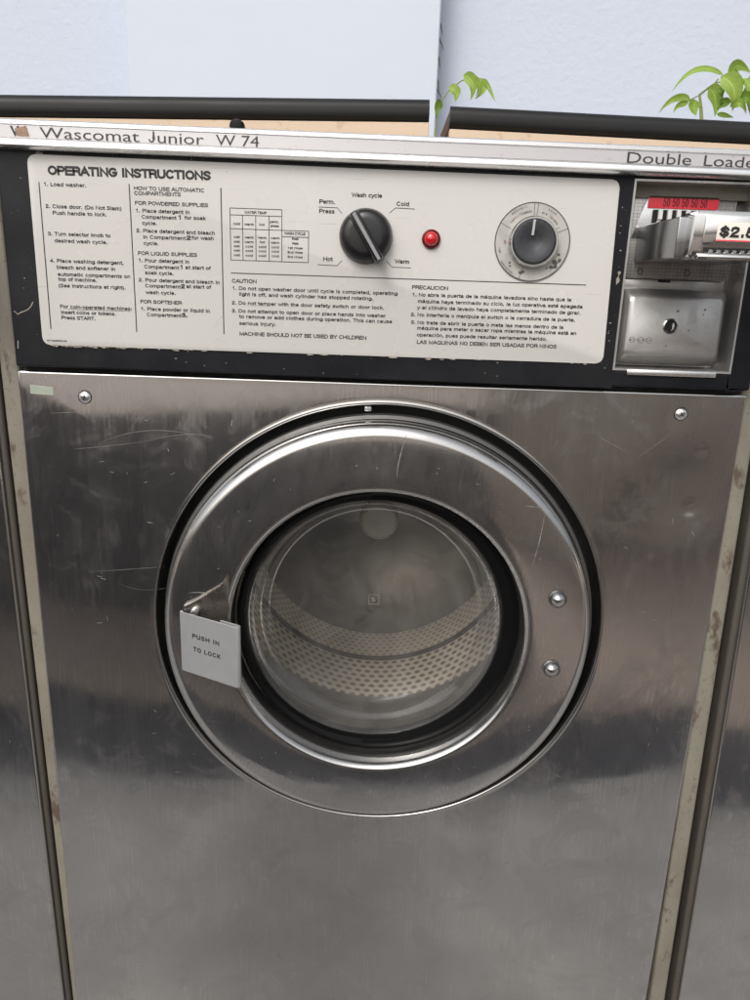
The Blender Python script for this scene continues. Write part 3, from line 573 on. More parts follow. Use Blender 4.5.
# control panel: black frame with a hole for the coin box
bm = bmesh.new()
fx0, fx1, fz0, fz1 = -.3062, .3068, .0055, .1735
cx0, cx1, cz0, cz1 = .1900, .2885, .0188, .1666
for a, b, c_, d in ((fx0, cx0, fz0, fz1), (cx1, fx1, fz0, fz1), (cx0, cx1, fz0, cz0), (cx0, cx1, cz1, fz1)):
    box(bm, a, b, -.0100, .020, c_, d)
bmesh.ops.remove_doubles(bm, verts=bm.verts[:], dist=1e-5)
inner = [f for f in bm.faces if all(abs(v.co.x-cx0) < 1e-5 for v in f.verts) or all(abs(v.co.x-cx1) < 1e-5 for v in f.verts)]
front = P('control_panel', bm, 'black', smooth=False)
bv = front.modifiers.new('bevel', 'BEVEL'); bv.width = .0016; bv.segments = 2; bv.limit_method = 'ANGLE'
bm = bmesh.new(); box(bm, -.3055, .3055, .0035, .03, -.004, .0070); S('shadow_gap', bm, 'void', front)
# chips on the black paint
bm = bmesh.new()
def blob(bm, x, z, r, y, n=9, sq=(1, 1)):
    vs = [bm.verts.new((x+sq[0]*r*random.uniform(.55, 1.2)*math.cos(t), y, z+sq[1]*r*random.uniform(.55, 1.2)*math.sin(t))) for t in [2*math.pi*i/n for i in range(n)]]
    bm.faces.new(vs)
blob(bm, -.2720, .1690, .0028, -.0103); blob(bm, -.2690, .1672, .0016, -.0103)
blob(bm, .1862, .0905, .0016, -.0103, sq=(1, 2.4)); blob(bm, .1868, .096, .0013, -.0103, sq=(1, 1.6))
ribbon(bm, curve([(-.3005, .0475), (-.297, .051), (-.291, .049), (-.287, .058)], 12), .0007, -.0103)
ribbon(bm, curve([(-.3005, .0475), (-.302, .050), (-.3035, .050)], 6), .0006, -.0103)
ribbon(bm, [(-.3028, .020), (-.3022, .0265)], .0008, -.0103)
for _ in range(46):
    x, z = random.choice([(random.uniform(-.28, .17), .1695+random.uniform(-.001, .0015)), (random.uniform(-.28, .18), random.uniform(.0215, .0232)), (random.uniform(-.30, .30), random.uniform(.008, .0165)), (random.uniform(.183, .188), random.uniform(.02, .16)), (random.uniform(-.303, -.284), random.uniform(.02, .16))])
    blob(bm, x, z, random.uniform(.0002, .0006), -.0103, 6, (random.uniform(1, 2), 1))
for f in bm.faces:
    f.normal_update()
    if f.normal.y > 0: f.normal_flip()
tag(S('paint_chip', bm, simple('chipped_primer', (.30, .27, .24), .7, var=.3), front, smooth=False), kind='stuff')

# instruction plate
bm = bmesh.new(); prism(bm, [(x-(.0025*(z-.024)/.14 if x > 0 else 0), z-(.0085*(x+.05) if z > .1 else 0)) for x, z in rrect(-.2815, .1816, .0240, .1670, .0060)], -.0112, -.0095, bev=.0004)
plate = P('instruction_plate', bm, 'plate')
Y = -.01135
bm = bmesh.new()
for s_, x, z, wd, cap, b in TEXTS: stroke_text(bm, s_, x/1000, z/1000, wd/1000, cap/1000, Y, (.17, .205, .26)[b], .07)
def line(x0, z0, x1, z1, wd=.0005): ribbon(bm, [(x0, z0), (x1, z1)], wd, Y)
for x, a, b in ((-.2737, .149, .0369), (-.2032, .1498, .0368), (-.1315, .1492, .0376)): line(x, a, x, b, .0008)
line(-.1248, .0858, .1610, .0859, .0007); line(-.2585, .0531, -.2075, .0531, .0003)
tx = [-.1247, -.1149, -.1045, -.0940, -.0838, -.0626]
for z_, a, b in ((.1348, 0, 4), (.1298, 0, 4), (.1195, 0, 5), (.0958, 0, 5), (.1148, 4, 5)): line(tx[a], z_, tx[b], z_)
for i, x in enumerate(tx): line(x, (.1348 if i in (0, 4) else .1298 if i < 4 else .1195), x, .0958)
for pts in ([(-.0550, .1378), (-.0402, .1376), (-.0365, .1335)], [(.0205, .1387), (.0055, .1390), (.0008, .1350)], [(-.0553, .0945), (-.0397, .0942), (-.0357, .0983)], [(.0195, .0945), (.0045, .0945), (-.0002, .0990)]): ribbon(bm, pts, .0005, Y)
# worn specks
for _ in range(30): blob(bm, random.uniform(-.27, .17), random.uniform(.027, .165), random.uniform(.00015, .0004), Y, 5)
for f in bm.faces:
    f.normal_update()
    if f.normal.y > 0: f.normal_flip()
S('lettering', bm, 'ink', plate, smooth=False)
# dirt caught along the lower edge of the plate
bm = bmesh.new()
for _ in range(70): blob(bm, random.uniform(-.275, .175) if random.random() < .5 else random.uniform(-.275, -.20), .0236+random.uniform(-.0006, .0006), random.uniform(.0003, .0009), -.0116, 6, (random.uniform(1.5, 5), .8))
for f in bm.faces:
    f.normal_update()
    if f.normal.y > 0: f.normal_flip()
tag(S('edge_dirt', bm, simple('grime', (.34, .30, .25), .8, var=.4, nscale=300), plate, smooth=False), kind='stuff')

# wash-cycle selector knob
kx, kz = -.0172, .1172
bm = bmesh.new(); lathe(bm, kx, kz, [(0, -.024), (.012, -.024), (.0165, -.0235), (.0190, -.021), (.0205, -.016), (.0212, -.0114), (.0210, -.0108)], 64)
kn = P('selector_knob', bm, 'knob', auto=40)
bm = bmesh.new(); m = Matrix.Translation((kx, 0, kz)) @ Matrix.Rotation(R(58), 4, 'Y')
vs = box(bm, -.0195, .0225, -.037, -.016, -.0048, .0048, .0016, 3)
for v in vs:
    t_ = (-.016-v.co.y)/.021; v.co.z *= 1-.35*t_; v.co.x *= 1-.06*t_
    v.co = m @ v.co
S('grip', bm, 'knob', kn)
bm = bmesh.new(); box(bm, -.017, .0215, -.0377, -.0365, -.0013, .0013, .0004, 1, mat4=m); S('grip_highlight', bm, simple('grey_highlight', (.26, .26, .27), .35), kn)  # pale bar painting the highlight along the top of the grip

# red indicator lamp
bm = bmesh.new(); lathe(bm, .0345, .1168, [(.0073, -.0108), (.0073, -.0135), (.0062, -.0142), (.0058, -.0130)], 40); lamp = P('indicator_light', bm, simple('dark_red_bezel', (.12, .01, .012), .3))
bm = bmesh.new(); lathe(bm, .0345, .1168, [(0, -.0185), (.0022, -.0183), (.0042, -.0172), (.0055, -.0150), (.0058, -.0125)], 40); S('lens', bm, 'lens', lamp)

# timer dial
dx, dz = .1147, .1170
k = N('dial_scale_face'); c = k.mixc(k.ramp(k.noise(60, 5, .7), .45, .7), (.44, .43, .405), (.33, .32, .29)); dialmat = k.done(k.pbr(c, .35))
bm = bmesh.new(); lathe(bm, dx, dz, [(0, -.0122), (.0296, -.0122), (.0300, -.0118), (.0300, -.0110)], 96); dial = P('timer_dial', bm, dialmat)
bm = bmesh.new(); Yd = -.01235
for r0, r1 in ((.02905, .02990),):
    n_ = 96
    for i in range(n_):
        a, b = 2*math.pi*i/n_, 2*math.pi*(i+1)/n_
        bm.faces.new([bm.verts.new((dx+r*math.cos(t), Yd, dz+r*math.sin(t))) for r, t in ((r0, a), (r1, a), (r1, b), (r0, b))])
def radial(a, ra, rb, wd=.0004):
    t = R(a); ribbon(bm, [(dx+ra*math.cos(t), dz+ra*math.sin(t)), (dx+rb*math.cos(t), dz+rb*math.sin(t))], wd, Yd)
for a in (91, 85, 152, 22, 253): radial(a, .0200, .0298)
radial(30, .0200, .0235); ribbon(bm, [(dx+.0205*math.cos(R(30)), dz+.0205*math.sin(R(30))), (dx+.0205*math.cos(R(22)), dz+.0205*math.sin(R(22)))], .0004, Yd)
arc_text(bm, 'extract', dx, dz, .0262, 132, 103, 1.9e-3, Yd); arc_text(bm, 'centrifugado', dx, dz, .0222, 143, 95, 2.0e-3, Yd)
arc_text(bm, 'soak', dx, dz, .0262, 68, 50, 1.9e-3, Yd); arc_text(bm, 'pre lavado', dx, dz, .0222, 76, 36, 2.0e-3, Yd)
arc_text(bm, 'operación', dx, dz, .0285, 212, 240, 1.8e-3, Yd, True); arc_text(bm, 'rep.', dx, dz, .0270, 190, 203, 1.8e-3, Yd, True); arc_text(bm, 'off', dx, dz, .0225, 178, 186, 1.8e-3, Yd, True)
for a, r_, s_ in ((330, .0262, .0016), (322, .0245, .0026), (318, .0268, .0022), (312, .0250, .0016), (252, .0245, .0018), (256, .0232, .0014), (338, .0238, .0015), (224, .0232, .0010), (229, .0245, .0009), (304, .0232, .0008)):
    blob(bm, dx+r_*math.cos(R(a)), dz+r_*math.sin(R(a)), s_, Yd-.00005*random.random(), 8)
for f in bm.faces:
    f.normal_update()
    if f.normal.y > 0: f.normal_flip()
S('dial_lettering', bm, simple('worn_dial_ink', (.08, .075, .07), .5, var=.6, nscale=400), dial, smooth=False)
bm = bmesh.new(); lathe(bm, dx, dz, [(.0192, -.0120), (.0192, -.0190), (.0184, -.0200), (.0172, -.0200), (.0168, -.0190)], 72); S('dial_rim', bm, 'chrome', dial)
bm = bmesh.new(); lathe(bm, dx, dz, [(0, -.0190), (.0055, -.0196), (.0110, -.0215), (.0155, -.0215), (.0167, -.0205), (.0169, -.0185)], 72); S('dial_cap', bm, 'dialknob', dial)
bm = bmesh.new(); prism(bm, [(dx-.0022, dz+.0160), (dx-.0004, dz+.0162), (dx-.0012, dz+.0045), (dx-.0028, dz+.0045)], -.0222, -.0195); S('pointer_mark', bm, simple('pointer_grey', (.42, .43, .44), .4), dial)

# aluminium name strip along the top
bm = bmesh.new()
prof = [(.0060, .1925), (-.0150, .1925), (-.0195, .1920), (-.0215, .1908), (-.0215, .1884), (-.0202, .1876), (-.0200, .1789), (-.0215, .1780), (-.0222, .1765), (-.0220, .1738), (-.0200, .1722), (-.0160, .1716), (.0060, .1716)]
xs = [-.3235, .3235]
A = [bm.verts.new((xs[0], y, z)) for y, z in prof]; B = [bm.verts.new((xs[1], y, z)) for y, z in prof]
for i in range(len(prof)):
    j = (i+1) % len(prof); bm.faces.new((A[i], A[j], B[j], B[i]))
bm.faces.new(A[::-1]); bm.faces.new(B); bmesh.ops.recalc_face_normals(bm, faces=bm.faces[:])
trim = P('name_strip', bm, 'alu'); trim.rotation_euler.y = .0071; trim.location = (-.0013, 0, -.0021)   # the strip sags a little to the right
bm = bmesh.new(); box(bm, -.3230, .3230, -.0204, -.0198, .1791, .1874); S('name_band', bm, 'band', trim, smooth=False)
bm = bmesh.new()
for s_, x, z, wd, cap, b in (TRIMT[0], TRIMT[2]): text(bm, s_, x/1000, .1793, wd/1000, .0080, -.0206, 0)
stroke_text(bm, 'J', -.1837, .1793, .0046, .0080, -.0206, .13); text(bm, 'unior', -.1768, .1793, .0350, .0080, -.0206, 0)
S('name_lettering', bm, 'trimink', trim, smooth=False)
bm = bmesh.new(); text(bm, 'Double', .1796, .1793, .0488, .0080, -.0206, 0); text(bm, 'Loader', .2381, .1793, .0455, .0080, -.0206, 0)
S('name_lettering', bm, 'trimink', trim, smooth=False)
bm = bmesh.new(); text(bm, 'W', -.2885, .1800, .0125, .0072, -.0206, 2); 
S('emblem', bm, 'trimink', trim, smooth=False)
bm = bmesh.new(); prism(bm, [(-.2835, .1800), (-.2740, .1798), (-.2755, .1862), (-.2790, .1868), (-.2850, .1850)], -.02062, -.0203); S('worn_emblem_patch', bm, simple('rusty_patch', (.30, .20, .13), .7, var=.5, nscale=300), trim)
bm = bmesh.new(); lathe(bm, -.1258, .2010, [(0, .0255), (.0045, .026), (.0058, .028), (.0062, .034)], 24); P('bolt_cap', bm, 'rubber')
bm = bmesh.new(); box(bm, -.323, .323, .007, .60, .1690, .1905, .002, 1); P('top_cover', bm, 'beige')

# ---- coin box
bm = bmesh.new()
def hollow(bm, a0, a1, c0, c1, y0, y1, t):
    box(bm, a0, a0+t, y0, y1, c0, c1); box(bm, a1-t, a1, y0, y1, c0, c1); box(bm, a0+t, a1-t, y0, y1, c0, c0+t); box(bm, a0+t, a1-t, y0, y1, c1-t, c1)
hollow(bm, cx0+.0003, cx1-.0003, cz0+.0003, cz1-.0003, -.0112, .030, .0016)
box(bm, cx0+.0022, cx1-.0022, .022, .028, cz0+.0022, cz1-.0022)
coin = P('coin_box', bm, 'dullsteel', smooth=False); coin['label'] = 'recessed metal coin box with push slide'
bm = bmesh.new(); prism(bm, rrect(.1935, .2805, .0930, .1570, .0025), .0085, .0220, .0008); S('coin_plate', bm, 'grid', coin)
bm = bmesh.new(); box(bm, .1925, .2815, .0105, .0215, .0845, .0925, .0008); S('plate_frame', bm, 'dullsteel', coin)
bm = bmesh.new(); box(bm, .1925, .2815, .0115, .0215, .1575, .1610, .0005); S('plate_frame', bm, 'dullsteel', coin)
bm = bmesh.new(); box(bm, .226, .236, .0098, .012, .0905, .0925); S('slot', bm, 'void', coin)
bm = bmesh.new(); box(bm, .2345, .2385, .0078, .0090, .1565, .1582); S('slot', bm, 'void', coin)
bm = bmesh.new(); prism(bm, [(.2085, .1570), (.2660, .1570), (.2660, .1240), (.1985, .1240), (.2020, .1370)], .0072, .0086, .0004); S('coin_guide', bm, 'alu', coin)
bm = bmesh.new(); prism(bm, rrect(.2088, .2652, .1474, .1568, .0008, 2), .0060, .0074, .0002); S('coin_label', bm, 'red', coin)
bm = bmesh.new()
for i in range(5): stroke_text(bm, '50', .2205+i*.00745, .1485, .0052, .0070, .0057, .11, .12)
S('label_figures', bm, 'redink', coin, smooth=False)
for i in range(6):
    bm = bmesh.new(); xx = .2135+i*.0074; box(bm, xx, xx+.0034, .0055, .0072, .1360, .1462, .0003); S('coin_slot', bm, 'void', coin)
    if i < 6:
        bm = bmesh.new(); xx = .2171+i*.0074; box(bm, xx, xx+.0034, .0035, .0072, .1388, .1466, .0003); S('slot_insert', bm, 'white', coin)
for x in (.2095, .2485): 
    bm = bmesh.new()
    for i in range(24):
        a, b = 2*math.pi*i/24, 2*math.pi*(i+1)/24
        bm.faces.new([bm.verts.new((x+r*math.cos(t), .0083, .0985+r*math.sin(t))) for r, t in ((.0018, a), (.0025, a), (.0025, b), (.0018, b))])
    S('rivet_ring', bm, simple('dark_rivet_ring', (.10, .10, .10), .4, .8), coin, smooth=False)
# lower plate with key lock
bm = bmesh.new()
a = rrect(.1935, .2825, .0235, .0850, .0045); b = rrect(.1985, .2765, .0310, .0788, .0045); c_ = rrect(.2005, .2745, .0332, .0768, .0035)
def loft(bm, loops):
    Ls = [[bm.verts.new((x, y, z)) for x, z in L] for L, y in loops]
    for A, B in zip(Ls, Ls[1:]):
        for i in range(len(A)): bm.faces.new((A[i], A[(i+1) % len(A)], B[(i+1) % len(B)], B[i]))
    bm.faces.new(Ls[-1]); bmesh.ops.recalc_face_normals(bm, faces=bm.faces[:])
a2 = rrect(.1945, .2815, .0245, .0840, .0045)
loft(bm, [(a, .022), (a, .0060), (a2, .0035), (b, -.0060), (c_, -.0072)])
lockp = S('lock_plate', bm, 'dullsteel', coin)
bm = bmesh.new(); lathe(bm, .2345, .0560, [(.0062, -.0070), (.0062, -.0082), (.0052, -.0086), (.0048, -.0078)], 40); S('lock_rim', bm, 'chrome', coin)
bm = bmesh.new(); lathe(bm, .2345, .0560, [(0, -.0074), (.0049, -.0075), (.0050, -.0070)], 40); box(bm, .2333, .2357, -.0080, -.0074, .0520, .0600, .0006); S('lock', bm, 'void', coin)
bm = bmesh.new(); prism(bm, [(.2350, .0518), (.2372, .0535), (.2378, .0565), (.2366, .0590), (.2356, .0570), (.2360, .0545)], -.0079, -.0074); S('key_way', bm, 'alu', coin)
bm = bmesh.new()
for x in (.2045, .2115, .2185):
    for i in range(24):
        a_, b_ = 2*math.pi*i/24, 2*math.pi*(i+1)/24
        bm.faces.new([bm.verts.new((x+r*math.cos(t), -.00735, .0440+r*math.sin(t))) for r, t in ((.0021, a_), (.0025, a_), (.0025, b_), (.0021, b_))])
text(bm, 'ESD', .2027, .0431, .0175, .0018, -.00735, 0)
for x, z in ((.2610, .0700), (.2602, .0660), (.2500, .0530), (.2330, .0400), (.2390, .0680)): blob(bm, x, z, random.uniform(.0006, .0012), -.00735, 7)
for f in bm.faces:
    f.normal_update()
    if f.normal.y > 0: f.normal_flip()
S('stamped_marks', bm, simple('stamped_grey', (.17, .165, .16), .5, .6, var=.5, nscale=300), coin, smooth=False)
bm = bmesh.new(); box(bm, .2020, .2760, -.0125, -.0095, .0155, .0205, .0010); S('lower_lip', bm, 'alu', coin)
# coin slide
bm = bmesh.new(); box(bm, .2030, .2700, -.080, .0075, .1050, .1330, .0012, 3)
slide = S('coin_slide', bm, 'slidemetal', coin)
bm = bmesh.new()
prism(bm, rrect(.2095, .3060, .1045, .1365, .0040), -.0880, -.0700, .0018)
sh = S('slide_head', bm, 'chrome', coin)
bm = bmesh.new(); prism(bm, rrect(.2180, .3000, .1135, .1345, .0025), -.0892, -.0878, .0005); S('label_holder', bm, 'chrome', coin)
bm = bmesh.new(); prism(bm, rrect(.2268, .2850, .1168, .1293, .0006, 2), -.0897, -.0890, .0001); S('price_label', bm, 'paper', coin)
bm = bmesh.new(); stroke_text(bm, '$2.50', .2288, .1193, .0310, .0074, -.0900, .24, .12); S('price_lettering', bm, 'ink', coin, smooth=False)
bm = bmesh.new(); ribbon(bm, [(.2270, .1173), (.2848, .1173)], .0008, -.0899)
for f in bm.faces:
    f.normal_update()
    if f.normal.y > 0: f.normal_flip()
S('label_stripe', bm, 'red', coin, smooth=False)
bm = bmesh.new(); box(bm, .2195, .3000, -.0888, -.0860, .1095, .1125)
S('slide_groove', bm, 'void', coin)
bm = bmesh.new()
for i in range(14): box(bm, .2230+i*.0055, .2260+i*.0055, -.0900, -.0880, .1090, .1112, .0005, 1)
box(bm, .2150, .3040, -.0915, -.0870, .1043, .1082, .0015); S('slide_ledge', bm, 'chrome', coin)

# ---- drum and its surroundings
bm = bmesh.new()
lathe(bm, CX, CZ, [(.1855, .2860), (.1875, .195)], 128, uv=2*math.pi*.185)
drum = P('drum', bm, 'perf')
bm = bmesh.new(); lathe(bm, CX, CZ, [(.181, .360), (.181, .2895)], 128, uv=2*math.pi*.185); S('dimpled_band', bm, 'dimple', drum)
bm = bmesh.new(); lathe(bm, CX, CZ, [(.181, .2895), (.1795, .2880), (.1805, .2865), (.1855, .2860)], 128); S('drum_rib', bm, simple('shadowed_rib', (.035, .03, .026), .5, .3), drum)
bm = bmesh.new(); lathe(bm, CX, CZ, [(.1875, .195), (.1875, .075), (.150, .070)], 128); S('drum_front', bm, simple('plain_drum_steel', (.24, .225, .20), .4, .6, var=.25, nscale=20), drum)
bm = bmesh.new(); lathe(bm, CX, CZ, [(0, .345), (.03, .345), (.10, .352), (.150, .358), (.181, .360)], 96); S('drum_back', bm, 'drumback', drum)
bm = bmesh.new(); lathe(bm, CX, CZ, [(0, .326), (.022, .327), (.026, .331), (.027, .345)], 48); S('hub', bm, simple('hub_steel', (.60, .58, .55), .45, .3), drum)
bm = bmesh.new(); lathe(bm, CX, CZ, [(.2060, .034), (.185, .036), (.150, .030), (.136, .018)], 128); P('tub_front', bm, 'rubber2')

# ---- door
bm = bmesh.new()
lathe(bm, CX-.001, CZ, [(.1900, .020), (.1935, .014), (.1945, .002), (.1945, -.008), (.1940, -.0125), (.1925, -.0165), (.1900, -.0195), (.1870, -.0211), (.1845, -.0216), (.1835, -.0217), (.1700, -.0219), (.1500, -.0221), (.1400, -.0221), (.1388, -.0220), (.1370, -.0214), (.1352, -.0197), (.1340, -.0165), (.1333, -.0100), (.1330, -.0020), (.1328, .0140)], 192)
door = P('door', bm, 'ringsteel', auto=60); door['label'] = 'round polished steel porthole door'
bm = bmesh.new(); lathe(bm, CX, CZ, [(.1960, .016), (.1985, .010), (.1992, .004), (.1980, .001), (.1950, .000)], 160); S('door_flange', bm, simple('grey_flange', (.10, .098, .095), .4, .6), door)
bm = bmesh.new(); lathe(bm, CX+.001, CZ, [(.1340, .008), (.1326, .0050), (.1295, .0025), (.1260, .0015), (.1215, .0030), (.1198, .0080), (.1193, .018)], 160)
for v in bm.verts: v.co.x -= .0050*max(0, min(1, (.1326-math.hypot(v.co.x-CX-.001, v.co.z-CZ))/.011))
S('gasket', bm, 'rubber', door)
bm = bmesh.new()
lathe(bm, CX-.0040, CZ, [(.1200, .008), (.1180, .0062), (.1160, .0080), (.1130, .0150), (.1100, .0250), (.1080, .0360), (.1050, .0430), (.0990, .0470), (.080, .0500), (.04, .0520), (0, .0525)], 160)
S('porthole_glass', bm, 'glass', door, auto=60)
bm = bmesh.new()
for cx_, cz_, s_ in ((-.0005, -.2180, .0040),):
    text(bm, 'S', cx_-.0025, cz_-.002, .004, .0045, .0470, 0)
    for a, b in (((-1, -1), (1, -1)), ((1, -1), (1, 1)), ((1, 1), (-1, 1)), ((-1, 1), (-1, -1))): ribbon(bm, [(cx_+a[0]*.0050, cz_+a[1]*.0050), (cx_+b[0]*.0050, cz_+b[1]*.0050)], .0004, .0470)
S('etched_mark', bm, simple('etched_grey', (.30, .29, .27), .8), door, smooth=False)
for x, z in ((.1622, -.1820), (.1632, -.2505)):
    bm = bmesh.new(); lathe(bm, x, z, [(0, -.0285), (.0022, -.0282), (.0048, -.0267), (.0064, -.0243), (.0068, -.0208)], 40); S('rivet', bm, 'chrome', door)
    bm = bmesh.new(); lathe(bm, x, z, [(.0066, -.0224), (.0080, -.0240), (.0084, -.0234)], 40); S('rivet_washer', bm, 'ringsteel', door)
# handle: bent plate standing off the ring, with a rolled right edge and a bracket behind
hz0, hz1 = -.2605, -.2030
def hp(t, off=0.0):            # t = 0 left edge .. 1 right edge of the plate
    p0, p1 = Vector((-.1712, -.0300)), Vector((-.1160, -.0585)); d = (p1-p0).normalized(); n_ = Vector((-d.y, d.x))
    q = p0.lerp(p1, t)+n_*off; return q.x, q.y
bm = bmesh.new()
outl = [hp(0, 0), hp(.97, 0), hp(1.0, .0006), hp(1.02, .0025), hp(1.0, .0050), hp(.96, .0058), hp(.66, .0058), hp(.64, .0046), hp(.93, .0044), hp(.965, .0028), hp(.93, .0014), hp(.03, .0014), hp(0, .0030), hp(-.03, .0040), hp(-.035, .0010)]
A = [bm.verts.new((x, y, hz0)) for x, y in outl]; B = [bm.verts.new((x, y, hz1)) for x, y in outl]
for i in range(len(outl)): bm.faces.new((A[i], A[(i+1) % len(A)], B[(i+1) % len(B)], B[i]))
bm.faces.new(A); bm.faces.new(B[::-1]); bmesh.ops.recalc_face_normals(bm, faces=bm.faces[:])
hd = S('handle', bm, 'handle', door, auto=40); bv = hd.modifiers.new('bevel', 'BEVEL'); bv.width = .0004; bv.segments = 2; bv.limit_method = 'ANGLE'
bm = bmesh.new()   # bracket: sloping wing from behind the plate up to the inner rim of the ring
prism(bm, [(-.1690, -.1985), (-.1610, -.1950), (-.1480, -.1870), (-.1360, -.1800), (-.1310, -.1700), (-.1290, -.1740), (-.1300, -.1850), (-.1300, -.2600), (-.1690, -.2580)], -.0272, -.0225, .0010)
S('handle_bracket', bm, simple('pressed_bracket', (.50, .46, .42), .28, 1), door)
bm = bmesh.new(); lathe(bm, -.1590, -.2035, [(0, -.0345), (.0025, -.0340), (.0040, -.0315), (.0042, -.0270)], 24); S('handle_pin', bm, 'chrome', door)
bm = bmesh.new()
def hf(x0_, z0_):
    L_ = .0621
    return lambda u, v: Vector((*hp((x0_+u)/L_, -.0002), z0_+v))
stroke_text(bm, 'PUSH IN', 0, 0, .0300, .0044, 0, .21, .22, f=hf(.0125, -.2250)); stroke_text(bm, 'TO LOCK', 0, 0, .0300, .0044, 0, .21, .22, f=hf(.0135, -.2375))
for f in bm.faces:
    f.normal_update()
    if f.normal.y > 0: f.normal_flip()
S('handle_lettering', bm, 'ink', door, smooth=False)
# scratches on the ring
bm = bmesh.new()
for s_ in (((0.0220, -0.0375), (0.0191, -0.0495), (0.0147, -0.0634), (0.0152, -0.0764)), ((0.1433, -0.1020), (0.1422, -0.1274), (0.1367, -0.1525)), ((0.1256, -0.0964), (0.1327, -0.0988), (0.1420, -0.0976)), ((-.166, -.188), (-.150, -.186), (-.145, -.190))):
    cs = curve(s_, 14); ribbon(bm, cs, [.0001+.0010*math.sin(math.pi*i/14)*random.uniform(.1, 1) for i in range(15)], -.0224)
for _ in range(45):
    a = random.uniform(0, 6.28); r_ = random.uniform(.153, .173); x, z = CX+r_*math.cos(a), CZ+r_*math.sin(a); b = random.uniform(0, 3.1); l_ = random.uniform(.0006, .0025)
    ribbon(bm, [(x, z), (x+l_*math.cos(b), z+l_*math.sin(b))], random.uniform(.0002, .0005), -.0224)
for f in bm.faces:
    f.normal_update()
    if f.normal.y > 0: f.normal_flip()
tag(S('door_scratches', bm, 'scratch', door, smooth=False), kind='stuff')

# ---- the machines to either side
narrow = obj('cabinet', cabinet(.3165, .3095, 'beigeL', False), 'beigeL')
for px, lab in ((-.6455, 'steel washer at the left edge of the photo, only a strip of its front showing'), (.6475, 'steel washer at the right edge of the photo, only a strip of its front showing')):
    c_ = copy_tree(root); c_.location.x = px; c_['label'] = lab
    c_.location.x += -.014*GZ; c_.rotation_euler.y = R(-.80)
    for ch in c_.children:
        if ch.name.startswith('cabinet'): ch.data = narrow.data
bpy.data.objects.remove(narrow)

# ------------------------------------------------------------------ boards lying on top of the machines
def board(loc, length, rot, label, thick=.0172):
    t = empty('worktop_board', loc); t.rotation_euler = (0, rot, 0); tag(t, label, 'board')
    bm = bmesh.new(); box(bm, .0006, length-.0006, .008, .50, .0003, thick-.0003, .0004, 1); o = obj('slab', bm, 'brown', t)
    bm = bmesh.new(); n_ = 8   # rounded black nosing
    pr = [(.012, thick)]+[(.0075-.0075*math.sin(R(90*i/n_)), thick-.0075+.0075*math.cos(R(90*i/n_))) for i in range(n_+1)]+[(.0065-.0065*math.cos(R(90*i/n_)), .0065-.0065*math.sin(R(90*i/n_))) for i in range(n_+1)]+[(.012, 0)]
    A = [bm.verts.new((0, y, z)) for y, z in pr]; B = [bm.verts.new((length, y, z)) for y, z in pr]
    for i in range(len(pr)-1): bm.faces.new((A[i], B[i], B[i+1], A[i+1]))
    bm.faces.new(A); bm.faces.new(B[::-1]); bmesh.ops.recalc_face_normals(bm, faces=bm.faces[:])
    obj('edge_strip', bm, 'edge', t)
    bm = bmesh.new(); box(bm, .0005, length, .0035, .020, -.036, -.0008, .0004, 1); obj('plywood_front', bm, 'ply', t)
    return t
# left board: its right end is at x = .0315
LB = .95; a = R(-1.19)
board((.0318-LB*math.cos(a), .05, .2146+LB*math.sin(a)), LB, a, 'black-edged board on plywood above the left of the washer, in front of the whitish panel')
bd = board((.0490, .05, .2102), .95, R(.95), 'black-edged board on plywood above the right end of the washer, its raw brown end showing')
bm = bmesh.new(); box(bm, -.016, .0, .030, .30, -.030, -.006, .001, 1); obj('shade_block', bm, 'void', bd)  # black block standing in for the shaded gap below the board end

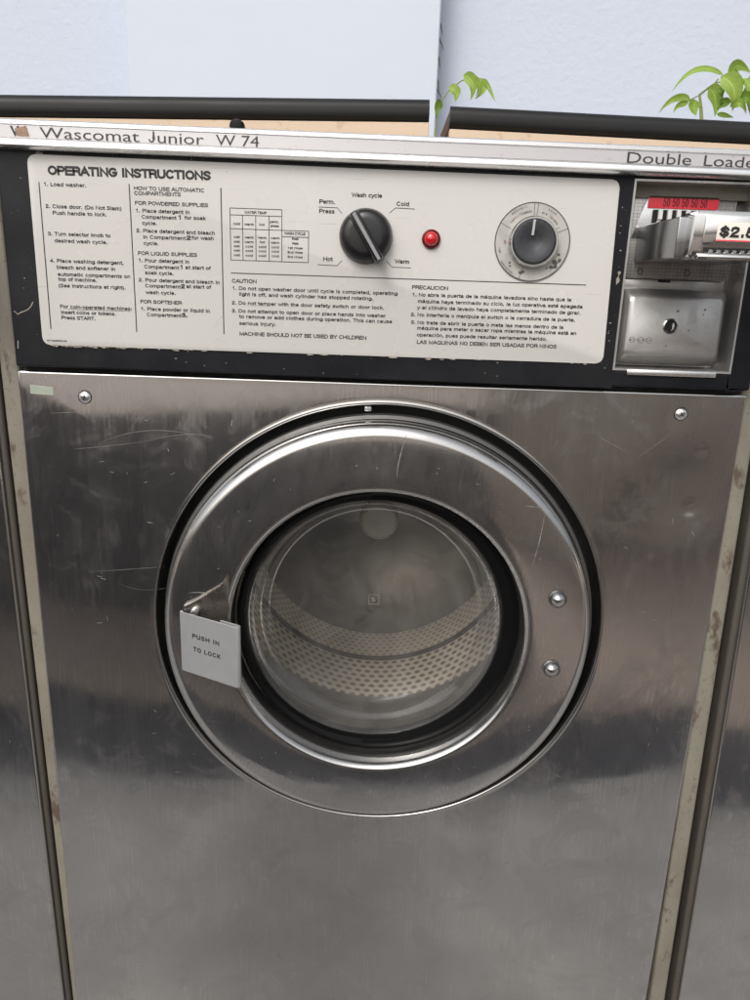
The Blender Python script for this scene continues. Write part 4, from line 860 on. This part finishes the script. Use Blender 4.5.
# ------------------------------------------------------------------ vines growing up behind the boards
def leaf(bm, base, mid, tip, wd, ybase, seed):
    rnd = random.Random(seed); n_ = 12; rows_ = []; lay = bm.loops.layers.uv.verify(); uvs = {}
    b, m_, t_ = [Vector((p_[0]/1000, 0, p_[1]/1000)) for p_ in (base, mid, tip)]; m_ = m_*2-(b+t_)*.5
    y0 = ybase+rnd.uniform(-.012, .012); tilt = rnd.uniform(-.5, .5); bend = rnd.uniform(-.012, .004)
    for i in range(n_+1):
        s_ = i/n_; p_ = b*(1-s_)**2+m_*2*s_*(1-s_)+t_*s_*s_; d = ((m_-b)*2*(1-s_)+(t_-m_)*2*s_).normalized(); nn = Vector((-d.z, 0, d.x))
        h = wd/1000*.62*(math.sin(math.pi*min(1, s_**.62))**.9)*(1-.25*s_)+.00012
        yc = y0+bend*math.sin(math.pi*s_)
        row_ = []
        for q in (-1, -.5, 0, .5, 1):
            row_.append(bm.verts.new(p_+nn*q*h*.95+Vector((0, yc-abs(q)*h*.35+q*h*tilt+rnd.uniform(-.0003, .0003), 0))))
        for q, v_ in zip((-1, -.5, 0, .5, 1), row_): uvs[v_] = (q, s_)
        rows_.append(row_)
    for A, B in zip(rows_, rows_[1:]):
        for i in range(4):
            fc = bm.faces.new((A[i], A[i+1], B[i+1], B[i]))
            for lp in fc.loops: lp[lay].uv = uvs[lp.vert]
def plant(name, leaves, stems, label, loc, yb, darks=()):
    t = empty(name, loc); tag(t, label, 'plant'); inv = Matrix.Translation(-Vector(loc))
    for i, (pts, wd) in enumerate(leaves):
        bm = bmesh.new(); leaf(bm, *pts, wd, yb, 31+i); o = obj('leaf', bm, 'leafdark' if i in darks else 'leaf', auto=0); o.parent = t; o.matrix_parent_inverse = inv
    bm = bmesh.new()
    for st, r in stems: tube(bm, [(x/1000, yb+.004, z/1000) for x, z in st], r, 7)
    o = obj('stem', bm, 'stem'); o.parent = t; o.matrix_parent_inverse = inv
    return t
plant('vine_sprig', LEAF_L, [(STEM_L, .0008), ([(64, 180), (63, 240), (64.6, 297.0)], .0012)], 'small light green vine sprig beside the gap between the two boards', (.064, .5, .19), .50, (5,))
plant('leafy_vine', LEAF_R, [(STEM_R[:5], [.0026, .0022, .0018, .0010, .0008]), (STEM_R[4:], [.0008, .0008, .0011, .0012]), ([(437, 190), (434, 260), (433.4, 309.7)], .0026), ([(506, 190), (507, 260), (506, 312)], .0013), ([(424, 349), (412, 343), (404, 338)], .0008), ([(443, 364.7), (447, 370)], .0008)], 'light green leafy vine sticking up behind the right board', (.45, .5, .19), .50, (8, 7, 10, 11, 12, 14, 9))
# dry tendrils on the edge of the pale panel
t = empty('dry_tendril', (.076, .74, .35)); tag(t, 'dry dark tendril clinging to the right edge of the pale wall panel', 'plant')
bm = bmesh.new()
for z, dx_ in ((.500, .004), (.478, .006), (.452, .003), (.405, .007), (.418, .003), (.372, .002)):
    tube(bm, [(.0765-.076, .0, z-.35), (.0785-.076, -.001, z-.356), (.0765+dx_-.076, 0, z-.363), (.077+dx_*1.3-.076, -.002, z-.370)], [.0005, .0012, .0009, .0003], 6)
obj('tendril', bm, 'dry', t)
